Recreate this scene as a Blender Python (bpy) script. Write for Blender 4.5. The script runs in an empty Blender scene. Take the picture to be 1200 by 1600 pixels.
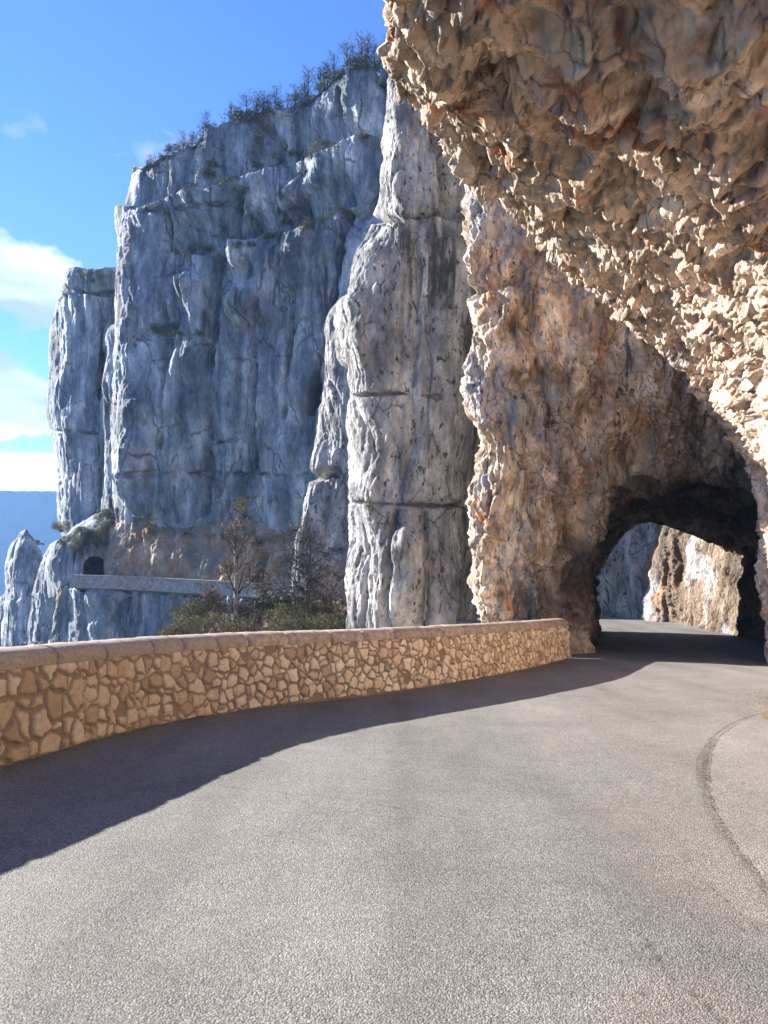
import bpy, math, random
import numpy as np
from mathutils import Vector, Euler

R = math.radians
scene = bpy.context.scene
col = scene.collection

# ------------------------------------------------------------------ camera
F = 1200.0                                    # focal length in pixels of the 1200x1600 photograph
HOR = 880.0                                   # row of the horizon
PITCH = math.atan((HOR - 800) / F)
CAM = np.array([0.0, 0.0, 1.6])
cd = bpy.data.cameras.new('camera')
cam = bpy.data.objects.new('camera', cd)
col.objects.link(cam)
cam.location = CAM
cam.rotation_euler = (R(90) + PITCH, 0, 0)
cd.sensor_fit = 'VERTICAL'
cd.sensor_height = 32
cd.lens = 24
cd.clip_start = 0.05
cd.clip_end = 9000
scene.camera = cam

# ------------------------------------------------------------------ light
SUN_AZ = math.atan2(-0.86, 0.51)              # from +Y towards +X
SUN_EL = R(22.5)
world = bpy.data.worlds.new('World')
scene.world = world
world.use_nodes = True
wn, wl = world.node_tree.nodes, world.node_tree.links
wn.clear()
wo = wn.new('ShaderNodeOutputWorld')
wb = wn.new('ShaderNodeBackground')
sky = wn.new('ShaderNodeTexSky')
sky.sky_type = 'NISHITA'
sky.sun_disc = False
sky.sun_elevation = SUN_EL
sky.sun_rotation = SUN_AZ
sky.altitude = 900
sky.air_density = 0.9
sky.dust_density = 0.0
sky.ozone_density = 5.0
tc = wn.new('ShaderNodeTexCoord')
# cumulus low over the gorge: noise on the view direction, kept to a band of elevation
sep = wn.new('ShaderNodeSeparateXYZ'); wl.new(tc.outputs['Generated'], sep.inputs[0])
mp = wn.new('ShaderNodeMapping'); mp.inputs['Scale'].default_value = (3.1, 3.1, 4.8); mp.inputs['Location'].default_value = (0.35, 0.2, 0.61)
wl.new(tc.outputs['Generated'], mp.inputs['Vector'])
nz = wn.new('ShaderNodeTexNoise'); nz.inputs['Scale'].default_value = 2.6; nz.inputs['Detail'].default_value = 9; nz.inputs['Roughness'].default_value = 0.55
wl.new(mp.outputs[0], nz.inputs['Vector'])
band = wn.new('ShaderNodeValToRGB')
wl.new(sep.outputs['Z'], band.inputs[0])
e = band.color_ramp.elements
e[0].position = 0.08; e[0].color = (0.38, 0.38, 0.38, 1)
e[1].position = 0.118; e[1].color = (0.36, 0.36, 0.36, 1)
for p, v in ((0.137, 0.14), (0.155, 0.38), (0.205, 0.42), (0.235, 0.24), (0.27, 0.22), (0.295, 0.42), (0.34, 0.34), (0.365, 0.1), (0.40, 0.0)):
    q = e.new(p); q.color = (v, v, v, 1)
azm = wn.new('ShaderNodeMapRange'); wl.new(sep.outputs['X'], azm.inputs['Value'])
azm.inputs['From Min'].default_value = -0.27; azm.inputs['From Max'].default_value = -0.41
azm.inputs['To Min'].default_value = 0.0; azm.inputs['To Max'].default_value = 1.0
bm_ = wn.new('ShaderNodeMath'); bm_.operation = 'MULTIPLY'
wl.new(band.outputs[0], bm_.inputs[0]); wl.new(azm.outputs[0], bm_.inputs[1])
ad = wn.new('ShaderNodeMath'); ad.operation = 'ADD'
wl.new(nz.outputs['Fac'], ad.inputs[0]); wl.new(bm_.outputs[0], ad.inputs[1])
cr = wn.new('ShaderNodeValToRGB'); wl.new(ad.outputs[0], cr.inputs[0])
cr.color_ramp.elements[0].position = 0.64; cr.color_ramp.elements[0].color = (0, 0, 0, 1)
cr.color_ramp.elements[1].position = 0.74; cr.color_ramp.elements[1].color = (1, 1, 1, 1)
nz2 = wn.new('ShaderNodeTexNoise'); nz2.inputs['Scale'].default_value = 1.1; nz2.inputs['Detail'].default_value = 5
mp2 = wn.new('ShaderNodeMapping'); mp2.inputs['Scale'].default_value = (2.5, 2.5, 9); mp2.inputs['Location'].default_value = (1.3, 0.2, 0.25)
wl.new(tc.outputs['Generated'], mp2.inputs['Vector']); wl.new(mp2.outputs[0], nz2.inputs['Vector'])
cc = wn.new('ShaderNodeValToRGB'); wl.new(nz2.outputs['Fac'], cc.inputs[0])
cc.color_ramp.elements[0].position = 0.38; cc.color_ramp.elements[0].color = (2.1, 2.7, 4.3, 1)
cc.color_ramp.elements[1].position = 0.56; cc.color_ramp.elements[1].color = (5.6, 5.9, 6.2, 1)
mx = wn.new('ShaderNodeMixRGB'); wl.new(cr.outputs[0], mx.inputs['Fac'])
tint = wn.new('ShaderNodeMixRGB'); tint.blend_type = 'MULTIPLY'; tint.inputs['Fac'].default_value = 1.0
tint.inputs['Color2'].default_value = (0.76, 0.90, 1.22, 1)
wl.new(sky.outputs[0], tint.inputs['Color1'])
wl.new(tint.outputs[0], mx.inputs['Color1']); wl.new(cc.outputs[0], mx.inputs['Color2'])
wl.new(mx.outputs[0], wb.inputs['Color'])
wb.inputs['Strength'].default_value = 0.056
wl.new(wb.outputs[0], wo.inputs['Surface'])

sd = bpy.data.lights.new('sun', 'SUN')
sd.energy = 5.0
sd.angle = R(0.5)
sd.color = (1.0, 0.94, 0.85)
sun = bpy.data.objects.new('sun', sd)
col.objects.link(sun)
sdir = Vector((math.sin(SUN_AZ) * math.cos(SUN_EL), math.cos(SUN_AZ) * math.cos(SUN_EL), math.sin(SUN_EL)))
sun.rotation_euler = sdir.to_track_quat('Z', 'Y').to_euler()
sun.location = (-60, 60, 80)

scene.view_settings.view_transform = 'Standard'
scene.view_settings.look = 'None'
scene.view_settings.gamma = 1
scene.view_settings.exposure = 2.2
scene.cycles.max_bounces = 8
scene.cycles.diffuse_bounces = 5
scene.cycles.volume_bounces = 1
scene.cycles.use_denoising = True

# ------------------------------------------------------------------ helpers
rng = np.random.default_rng(7)

def at(px, py, D):
    """point at distance D (along Y) in the direction of a photograph pixel; the far side of the gorge is drawn in a little"""
    if 59 < D < 200: D = 59 + (D - 59) * 0.72
    xc, yc = (px - 600) / F, -(py - 800) / F
    dy = math.cos(PITCH) - math.sin(PITCH) * yc
    dz = math.sin(PITCH) + math.cos(PITCH) * yc
    return (xc / dy * D, D, CAM[2] + dz / dy * D)

def proj(P):
    d = P - CAM
    f = d[:, 1] * math.cos(PITCH) + d[:, 2] * math.sin(PITCH)
    u = -d[:, 1] * math.sin(PITCH) + d[:, 2] * math.cos(PITCH)
    f = np.where(f < 0.1, 0.1, f)
    return 600 + F * d[:, 0] / f, 800 - F * u / f

def zroad(y):
    return -0.05 * y if y < 30 else -1.5 - 0.02 * (y - 30)

def hsh(ix, iy, iz, seed):
    with np.errstate(over='ignore'):
        h = (ix.astype(np.int64).astype(np.uint32) * np.uint32(374761393) + iy.astype(np.int64).astype(np.uint32) * np.uint32(668265263)
             + iz.astype(np.int64).astype(np.uint32) * np.uint32(2147483647 // 3) + np.uint32(seed * 974711 % 4294967291))
        h = (h ^ (h >> np.uint32(13))) * np.uint32(1274126177)
        h = (h ^ (h >> np.uint32(16))) * np.uint32(2246822519)
        h = h ^ (h >> np.uint32(15))
    return h

def rnd(h, k):
    with np.errstate(over='ignore'):
        h = (h + np.uint32(k * 2654435 + 17)) * np.uint32(2654435761)
        h = (h ^ (h >> np.uint32(14))) * np.uint32(2246822519)
        h = h ^ (h >> np.uint32(13))
    return (h & np.uint32(0xFFFFFF)).astype(np.float64) / 16777216.0

def noise(P, seed=0):
    """smooth value-gradient noise, about -1..1"""
    I = np.floor(P); Fr = P - I
    W = Fr * Fr * Fr * (Fr * (Fr * 6 - 15) + 10)
    I = I.astype(np.int64)
    out = np.zeros(len(P))
    for dx in (0, 1):
        wx = W[:, 0] if dx else 1 - W[:, 0]
        for dy in (0, 1):
            wy = W[:, 1] if dy else 1 - W[:, 1]
            for dz in (0, 1):
                wz = W[:, 2] if dz else 1 - W[:, 2]
                h = hsh(I[:, 0] + dx, I[:, 1] + dy, I[:, 2] + dz, seed)
                gx, gy, gz = rnd(h, 1) * 2 - 1, rnd(h, 2) * 2 - 1, rnd(h, 3) * 2 - 1
                out += wx * wy * wz * (gx * (Fr[:, 0] - dx) + gy * (Fr[:, 1] - dy) + gz * (Fr[:, 2] - dz))
    return out * 1.7

def fbm(P, seed=0, octs=4, rough=0.5):
    a, s, out = 1.0, 1.0, np.zeros(len(P))
    for k in range(octs):
        out += a * noise(P * s + 17.3 * k, seed + k)
        a *= rough; s *= 2.03
    return out

def facets(P, seed=0, tilt=1.0, k=1.0, jit=0.9):
    """angular blocks: the upper envelope of randomly tilted caps, one per jittered cell; returns height and a random per block"""
    B = np.floor(P - 0.5).astype(np.int64)
    best = np.full(len(P), -1e9); cid = np.zeros(len(P))
    for dx in (0, 1):
        for dy in (0, 1):
            for dz in (0, 1):
                ix, iy, iz = B[:, 0] + dx, B[:, 1] + dy, B[:, 2] + dz
                h = hsh(ix, iy, iz, seed)
                ex = P[:, 0] - (ix + 0.5 + (rnd(h, 1) - 0.5) * jit)
                ey = P[:, 1] - (iy + 0.5 + (rnd(h, 2) - 0.5) * jit)
                ez = P[:, 2] - (iz + 0.5 + (rnd(h, 3) - 0.5) * jit)
                v = rnd(h, 4) * 0.9 + tilt * ((rnd(h, 5) * 2 - 1) * ex + (rnd(h, 6) * 2 - 1) * ey + (rnd(h, 7) * 2 - 1) * ez) - k * (ex * ex + ey * ey + ez * ez)
                m = v > best
                best = np.where(m, v, best); cid = np.where(m, rnd(h, 8), cid)
    return best, cid

def blocks(P, seed=0, tilt=0.8, k=2.6, r0=0.22, jit=0.8):
    """broken rock: flat, randomly turned and tilted plates with steep chipped edges"""
    B = np.floor(P - 0.5).astype(np.int64)
    best = np.full(len(P), -1e9); cid = np.zeros(len(P))
    for dx in (0, 1):
        for dy in (0, 1):
            for dz in (0, 1):
                ix, iy, iz = B[:, 0] + dx, B[:, 1] + dy, B[:, 2] + dz
                h = hsh(ix, iy, iz, seed)
                ex = P[:, 0] - (ix + 0.5 + (rnd(h, 1) - 0.5) * jit)
                ey = P[:, 1] - (iy + 0.5 + (rnd(h, 2) - 0.5) * jit)
                ez = P[:, 2] - (iz + 0.5 + (rnd(h, 3) - 0.5) * jit)
                a1, a2 = rnd(h, 9) * 3.1416, rnd(h, 10) * 3.1416
                c1, s1, c2, s2 = np.cos(a1), np.sin(a1), np.cos(a2), np.sin(a2)
                rx, ry = c1 * ex - s1 * ey, s1 * ex + c1 * ey
                ry, rz = c2 * ry - s2 * ez, s2 * ry + c2 * ez
                ch = np.maximum(np.maximum(np.abs(rx) * (0.8 + 0.5 * rnd(h, 11)), np.abs(ry)), np.abs(rz) * (0.8 + 0.5 * rnd(h, 12)))
                v = rnd(h, 4) * 0.8 + tilt * ((rnd(h, 5) * 2 - 1) * ex + (rnd(h, 6) * 2 - 1) * ey + (rnd(h, 7) * 2 - 1) * ez) - k * np.maximum(0, ch - r0)
                m = v > best
                best = np.where(m, v, best); cid = np.where(m, rnd(h, 8), cid)
    return best, cid

def sst(a, b, x):
    t = np.clip((x - a) / (b - a), 0, 1)
    return t * t * (3 - 2 * t)

def seg_dist(px, py, poly):
    d = np.full(len(px), 1e9)
    for (x0, y0), (x1, y1) in zip(poly[:-1], poly[1:]):
        vx, vy = x1 - x0, y1 - y0
        t = np.clip(((px - x0) * vx + (py - y0) * vy) / (vx * vx + vy * vy), 0, 1)
        d = np.minimum(d, np.hypot(px - x0 - t * vx, py - y0 - t * vy))
    return d

def link(name, me, mat=None, parent=None, **props):
    o = bpy.data.objects.new(name, me)
    col.objects.link(o)
    if mat is not None: me.materials.append(mat)
    if parent is not None: o.parent = parent
    for k, v in props.items(): o[k] = v
    return o

def raw_mesh(name, V, Q, smooth=True, attrs=None):
    """V (n,3); Q (m,4) or (m,3)"""
    V = np.ascontiguousarray(V, np.float32); Q = np.ascontiguousarray(Q, np.int32)
    me = bpy.data.meshes.new(name)
    me.vertices.add(len(V)); me.vertices.foreach_set('co', V.ravel())
    m, k = Q.shape
    me.loops.add(m * k); me.loops.foreach_set('vertex_index', Q.ravel())
    me.polygons.add(m)
    me.polygons.foreach_set('loop_start', np.arange(0, m * k, k, dtype=np.int32))
    me.polygons.foreach_set('loop_total', np.full(m, k, dtype=np.int32))
    me.polygons.foreach_set('use_smooth', np.full(m, smooth, dtype=bool))
    for n, a in (attrs or {}).items():
        at_ = me.attributes.new(n, 'FLOAT', 'POINT'); at_.data.foreach_set('value', np.ascontiguousarray(a, np.float32))
    me.update(calc_edges=True)
    me.validate()
    return me

def gridquads(nu, nv):
    i = np.arange(nu * nv).reshape(nu, nv)
    return np.stack([i[:-1, :-1], i[1:, :-1], i[1:, 1:], i[:-1, 1:]], -1).reshape(-1, 4)

def crom(A, counts):
    """Catmull-Rom along axis 0 of A (n,...), counts[i] steps in interval i"""
    n = len(A); out = []
    for i in range(n - 1):
        p0 = A[max(i - 1, 0)]; p1 = A[i]; p2 = A[i + 1]; p3 = A[min(i + 2, n - 1)]
        if i == 0: p0 = 2 * p1 - p2
        if i == n - 2: p3 = 2 * p2 - p1
        for t in np.arange(counts[i]) / counts[i]:
            out.append(0.5 * (2 * p1 + (p2 - p0) * t + (2 * p0 - 5 * p1 + 4 * p2 - p3) * t * t + (3 * p1 - p0 - 3 * p2 + p3) * t ** 3))
    out.append(A[-1])
    return np.array(out)

def surf(ctrl, cu, cv):
    """ctrl (U,V,3) -> fine grid; cu, cv = steps per control interval"""
    A = crom(np.array(ctrl, float), cu)
    A = crom(A.transpose(1, 0, 2), cv).transpose(1, 0, 2)
    return A

def normals(G):
    du = np.gradient(G, axis=0); dv = np.gradient(G, axis=1)
    n = np.cross(du, dv)
    n /= np.linalg.norm(n, axis=2, keepdims=True) + 1e-9
    return n

def rock_sheet(name, ctrl, cu, cv, disp, mat, flip=False, **props):
    G = surf(ctrl, cu, cv)
    N = normals(G)
    # make the normals look at the open side, where the road is
    c = (N * (CAM - G)).sum(2) / np.linalg.norm(CAM - G, axis=2)
    if np.mean(np.sign(c[ (G[:, :, 1] > 2) ])) < 0: N = -N; flip = not flip
    nu, nv = G.shape[:2]
    P = G.reshape(-1, 3); NN = N.reshape(-1, 3)
    d, attrs, dirn = disp(P, NN)
    V = P + NN * d[:, None] if dirn is None else P + dirn * d[:, None]
    me = raw_mesh(name, V, gridquads(nu, nv) if not flip else gridquads(nu, nv)[:, ::-1], True, attrs)
    return link(name, me, mat, **props), V.reshape(nu, nv, 3)

# ------------------------------------------------------------------ materials
def nodes_of(name, rough=0.9, spec=0.25):
    m = bpy.data.materials.new(name); m.use_nodes = True
    n, l = m.node_tree.nodes, m.node_tree.links
    b = n['Principled BSDF']
    b.inputs['Roughness'].default_value = rough
    b.inputs['Specular IOR Level'].default_value = spec
    return m, n, l, b

def mapped_noise(n, l, vec, scale, detail=6, rough=0.55, stretch=(1, 1, 1), loc=(0, 0, 0), dist=0.0):
    mp = n.new('ShaderNodeMapping'); mp.inputs['Scale'].default_value = stretch; mp.inputs['Location'].default_value = loc
    l.new(vec, mp.inputs['Vector'])
    t = n.new('ShaderNodeTexNoise'); t.inputs['Scale'].default_value = scale; t.inputs['Detail'].default_value = detail
    t.inputs['Roughness'].default_value = rough; t.inputs['Distortion'].default_value = dist
    l.new(mp.outputs[0], t.inputs['Vector'])
    return t.outputs['Fac']

def ramp(n, l, fac, stops):
    r = n.new('ShaderNodeValToRGB'); l.new(fac, r.inputs[0])
    e = r.color_ramp.elements
    while len(e) < len(stops): e.new(0.5)
    for q, (p, c) in zip(e, stops):
        q.position = p; q.color = (*c, 1) if len(c) == 3 else c
    return r.outputs[0]

def g(v): return (v, v, v)

def mix(n, l, fac, a, b, mode='MIX'):
    m = n.new('ShaderNodeMixRGB'); m.blend_type = mode
    for s, v in ((m.inputs['Fac'], fac), (m.inputs['Color1'], a), (m.inputs['Color2'], b)):
        if hasattr(v, 'is_output'): l.new(v, s)
        elif isinstance(v, (tuple, list)): s.default_value = (*v, 1)
        else: s.default_value = v
    return m.outputs[0]

def rock_mat(name, pal, size=1.0, stain_shade=False, orange=None, orange_at=0.6, streak=0.5, streak_at=0.56, grey=None, grey_at=0.55, bump=0.5, pits=0.4, pit_at=0.66, cell=0.25, stretch=0.25, bs=1.0, bands=0.0, cracks=None):
    """layered limestone: pal = three colours of the base, patches of rust, grey weathering, black water streaks"""
    m, n, l, b = nodes_of(name)
    geo = n.new('ShaderNodeNewGeometry'); P = geo.outputs['Position']
    s = 1.0 / size
    base = ramp(n, l, mapped_noise(n, l, P, 0.9 * s, 9, 0.62, (1, 1, stretch * 2)), [(0.34, pal[0]), (0.5, pal[1]), (0.66, pal[2])])
    fine = mapped_noise(n, l, P, 7 * s, 8, 0.7, (1, 1, 0.6))
    base = mix(n, l, 0.6, base, ramp(n, l, fine, [(0.3, g(0.42)), (0.5, g(1.0)), (0.72, g(1.35))]), 'MULTIPLY')
    if bands:
        bb = ramp(n, l, mapped_noise(n, l, P, 1.6 * s, 8, 0.7, (1, 1, 0.05), (3, 3, 8)), [(0.30, g(0.42)), (0.47, g(0.95)), (0.53, g(1.05)), (0.68, g(1.75))])
        bg = ramp(n, l, mapped_noise(n, l, P, 0.3 * s, 4, 0.5, (1, 1, 0.6), (6, 6, 3)), [(0.36, g(0.25)), (0.6, g(bands))])
        base = mix(n, l, bg, base, bb, 'MULTIPLY')
    if grey:
        base = mix(n, l, ramp(n, l, mapped_noise(n, l, P, 0.33 * s, 8, 0.6, (1, 1, stretch * 2.2), (5, 3, 1), 0.6), [(grey_at - 0.05, g(0)), (grey_at + 0.07, g(1))]), base, grey)
    if orange:
        base = mix(n, l, ramp(n, l, mapped_noise(n, l, P, 0.8 * s, 7, 0.62, (1, 1, max(0.45, stretch)), (9, 1, 4), 0.5), [(orange_at, g(0)), (orange_at + 0.09, g(0.85))]), base, orange)
    if streak:
        st = ramp(n, l, mapped_noise(n, l, P, 1.5 * s, 7, 0.62, (1, 1, stretch * 0.35), (2, 7, 3), 0.25), [(streak_at, g(0)), (streak_at + 0.10, g(streak))])
        gate = ramp(n, l, mapped_noise(n, l, P, 0.25 * s, 4, 0.5, (1, 1, 0.8), (1, 8, 3)), [(0.42, g(0)), (0.58, g(1))])
        base = mix(n, l, mix(n, l, 1.0, st, gate, 'MULTIPLY'), base, (0.035, 0.036, 0.04))
        sp = ramp(n, l, mapped_noise(n, l, P, 5.5 * s, 4, 0.6, (1, 1, 0.5), (4, 4, 4)), [(pit_at, g(0)), (pit_at + 0.05, g(pits))])
        base = mix(n, l, sp, base, (0.05, 0.045, 0.04))
    if cell:
        a = n.new('ShaderNodeAttribute'); a.attribute_name = 'cell'
        base = mix(n, l, cell, base, ramp(n, l, a.outputs['Fac'], [(0.0, g(0.45)), (0.5, g(1.0)), (1.0, (1.5, 1.42, 1.34))]), 'MULTIPLY')
    if cracks:
        wv = n.new('ShaderNodeTexNoise'); wv.inputs['Scale'].default_value = 0.8 * s; wv.inputs['Detail'].default_value = 6; l.new(P, wv.inputs['Vector'])
        ws = n.new('ShaderNodeVectorMath'); ws.operation = 'MULTIPLY_ADD'; l.new(wv.outputs['Color'], ws.inputs[0]); ws.inputs[1].default_value = (0.8 * size, 0.8 * size, 1.3 * size); l.new(P, ws.inputs[2])
        wm = n.new('ShaderNodeMapping'); wm.inputs['Scale'].default_value = (1, 1, 0.38); l.new(ws.outputs[0], wm.inputs['Vector'])
        cv = n.new('ShaderNodeTexVoronoi'); cv.feature = 'DISTANCE_TO_EDGE'; cv.inputs['Scale'].default_value = cracks * s; l.new(wm.outputs[0], cv.inputs['Vector'])
        cf = ramp(n, l, cv.outputs['Distance'], [(0.0, g(0.75)), (0.012, g(0.5)), (0.035, g(0))])
        cg = ramp(n, l, mapped_noise(n, l, P, 0.7 * s, 4, 0.5, loc=(2, 2, 9)), [(0.42, g(0)), (0.55, g(1))])
        base = mix(n, l, mix(n, l, 1.0, cf, cg, 'MULTIPLY'), base, (0.045, 0.043, 0.042))
    if stain_shade:
        a2 = n.new('ShaderNodeAttribute'); a2.attribute_name = 'stain_shade'  # darkens the rock: stain at the mouth, painted shade inside the tunnel
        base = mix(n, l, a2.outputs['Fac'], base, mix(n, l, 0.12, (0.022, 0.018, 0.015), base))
    l.new(base, b.inputs['Base Color'])
    # relief
    v = n.new('ShaderNodeTexVoronoi'); v.feature = 'DISTANCE_TO_EDGE'; v.inputs['Scale'].default_value = 5.0 * s / bs
    mpv = n.new('ShaderNodeMapping'); mpv.inputs['Scale'].default_value = (1, 1, 0.45)
    wob = mapped_noise(n, l, P, 2.5 * s, 4)
    sc = n.new('ShaderNodeVectorMath'); sc.operation = 'ADD'; l.new(P, sc.inputs[0])
    w2 = n.new('ShaderNodeVectorMath'); w2.operation = 'SCALE'; w2.inputs['Scale'].default_value = 0.35 * size; l.new(wob, w2.inputs[0]); l.new(w2.outputs[0], sc.inputs[1])
    l.new(sc.outputs[0], mpv.inputs['Vector']); l.new(mpv.outputs[0], v.inputs['Vector'])
    ve = ramp(n, l, v.outputs['Distance'], [(0.0, g(0)), (0.10, g(1))])
    h1 = mix(n, l, 0.16, mapped_noise(n, l, P, 6 * s / bs, 10, 0.72, (1, 1, 0.55)), ve)
    bp = n.new('ShaderNodeBump'); bp.inputs['Strength'].default_value = bump; bp.inputs['Distance'].default_value = 0.16 * size
    l.new(h1, bp.inputs['Height'])
    l.new(bp.outputs[0], b.inputs['Normal'])
    return m

M = {}
M['soffit'] = rock_mat('warm_limestone', [(0.33, 0.24, 0.175), (0.54, 0.415, 0.32), (0.69, 0.57, 0.465)], 0.8, orange=(0.36, 0.13, 0.04), orange_at=0.575, streak=0.8, streak_at=0.66, grey=(0.37, 0.325, 0.295), grey_at=0.60, cell=0.95, stretch=0.8, bump=0.85, pits=0.6, cracks=1.1)
M['spur'] = rock_mat('tan_limestone', [(0.16, 0.11, 0.078), (0.52, 0.41, 0.31), (0.80, 0.72, 0.61)], 0.8, stain_shade=True, orange=(0.46, 0.20, 0.07), orange_at=0.57, streak=0.85, streak_at=0.54, grey=(0.37, 0.36, 0.355), grey_at=0.54, cell=0.7, stretch=0.3, bump=1.0, pits=0.85, pit_at=0.605, cracks=1.3)
M['pillar'] = rock_mat('grey_pitted_limestone', [(0.13, 0.132, 0.14), (0.33, 0.33, 0.33), (0.56, 0.55, 0.53)], 1.2, orange=(0.30, 0.20, 0.12), orange_at=0.66, streak=0.92, streak_at=0.535, cell=0.5, stretch=0.3, bump=0.95, pits=0.9, pit_at=0.59, bands=0.8, cracks=0.9)
M['cliff'] = rock_mat('blue_grey_limestone', [(0.09, 0.11, 0.145), (0.245, 0.285, 0.335), (0.52, 0.55, 0.58)], 2.0, orange=(0.22, 0.18, 0.13), orange_at=0.60, streak=0.9, streak_at=0.53, cell=0.6, stretch=0.22, bump=1.0, pits=0.8, bands=1.0, cracks=0.75)
M['ledge'] = rock_mat('brown_broken_limestone', [(0.20, 0.135, 0.09), (0.34, 0.25, 0.18), (0.48, 0.40, 0.32)], 1.6, orange=(0.35, 0.15, 0.07), orange_at=0.56, streak=0.7, streak_at=0.56, grey=(0.22, 0.21, 0.17), grey_at=0.53, cell=0.4, stretch=0.5, bump=0.8)
M['farwall'] = rock_mat('pale_roadside_limestone', [(0.12, 0.084, 0.06), (0.19, 0.142, 0.106), (0.27, 0.218, 0.17)], 1.3, orange=(0.5, 0.28, 0.14), orange_at=0.60, streak=0.5, streak_at=0.62, grey=(0.40, 0.40, 0.42), grey_at=0.58, cell=0.8, stretch=0.3, bump=1.0, pits=0.8, pit_at=0.61, cracks=1.0)

def asphalt(name, dark, light, spot, seam=None):
    m, n, l, b = nodes_of(name, 0.85, 0.3)
    geo = n.new('ShaderNodeNewGeometry'); P = geo.outputs['Position']
    v = n.new('ShaderNodeTexVoronoi'); v.inputs['Scale'].default_value = 112; l.new(P, v.inputs['Vector'])
    grain = ramp(n, l, v.outputs['Color'], [(0.0, tuple(c * 0.55 for c in dark)), (0.35, dark), (0.75, light), (1.0, tuple(min(1, c * 1.5) for c in light))])
    v.feature = 'F1'
    edge = ramp(n, l, v.outputs['Distance'], [(0.30, g(1.0)), (0.75, g(0.42))])
    c = mix(n, l, 0.75, grain, edge, 'MULTIPLY')
    big = ramp(n, l, mapped_noise(n, l, P, 0.45, 6, 0.6), [(0.3, g(0.84)), (0.5, g(1.0)), (0.72, g(1.14))])
    c = mix(n, l, 1.0, c, big, 'MULTIPLY')
    med = ramp(n, l, mapped_noise(n, l, P, 3.2, 6, 0.65, loc=(3, 1, 0)), [(0.3, g(0.87)), (0.5, g(1.0)), (0.7, g(1.1))])
    c = mix(n, l, 1.0, c, med, 'MULTIPLY')
    warm = ramp(n, l, mapped_noise(n, l, P, 1.1, 3, 0.5, loc=(7, 2, 0)), [(0.4, g(0)), (0.7, g(0.15))])
    c = mix(n, l, warm, c, (light[0] * 0.92, light[1] * 0.82, light[2] * 0.74))
    st = ramp(n, l, mapped_noise(n, l, P, 0.7, 7, 0.7, loc=(1, 6, 0)), [(spot, g(0)), (spot + 0.10, g(0.55))])
    c = mix(n, l, st, c, tuple(x * 0.45 for x in dark))
    mpw = n.new('ShaderNodeMapping'); mpw.inputs['Rotation'].default_value = (0, 0, R(32)); mpw.inputs['Scale'].default_value = (1.1, 0.13, 1)
    l.new(P, mpw.inputs['Vector'])
    tw_ = n.new('ShaderNodeTexNoise'); tw_.inputs['Scale'].default_value = 1.0; tw_.inputs['Detail'].default_value = 5; l.new(mpw.outputs[0], tw_.inputs['Vector'])
    c = mix(n, l, 1.0, c, ramp(n, l, tw_.outputs['Fac'], [(0.32, g(0.80)), (0.5, g(1.0)), (0.66, g(1.13))]), 'MULTIPLY')
    spl = ramp(n, l, mapped_noise(n, l, P, 4.5, 5, 0.75, loc=(9, 4, 0)), [(0.70, g(0)), (0.76, g(0.6))])
    c = mix(n, l, spl, c, tuple(x * 0.35 for x in dark))
    l.new(c, b.inputs['Base Color'])
    hb = mix(n, l, 0.35, ramp(n, l, v.outputs['Distance'], [(0.15, g(1)), (0.8, g(0))]), mapped_noise(n, l, P, 150, 3, 0.6))
    bp = n.new('ShaderNodeBump'); bp.inputs['Strength'].default_value = 0.65; bp.inputs['Distance'].default_value = 0.008
    l.new(hb, bp.inputs['Height']); l.new(bp.outputs[0], b.inputs['Normal'])
    return m

M['asphalt'] = asphalt('worn_asphalt', (0.140, 0.136, 0.130), (0.245, 0.238, 0.227), 0.64)
M['apron'] = asphalt('old_patched_asphalt', (0.15, 0.144, 0.136), (0.25, 0.24, 0.226), 0.535)

# ------------------------------------------------------------------ parapet line and road
PW = [(-5.6, -12), (-5.7, -2), (-5.3, 2.5), (-4.55, 5.3), (-3.80, 7.50), (-3.45, 8.8), (-2.95, 10.2), (-1.95, 11.75), (0.0, 13.75), (1.27, 15.3), (3.2, 18.3), (5.25, 22.1)]
def path(pts, step):
    A = np.array(pts, float)
    C = crom(A, [40] * (len(A) - 1))
    s = np.concatenate([[0], np.cumsum(np.linalg.norm(np.diff(C, axis=0), axis=1))])
    t = np.arange(0, s[-1], step)
    Q = np.stack([np.interp(t, s, C[:, k]) for k in range(2)], 1)
    T = np.gradient(Q, axis=0); T /= np.linalg.norm(T, axis=1, keepdims=True)
    return Q, T, t

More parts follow.
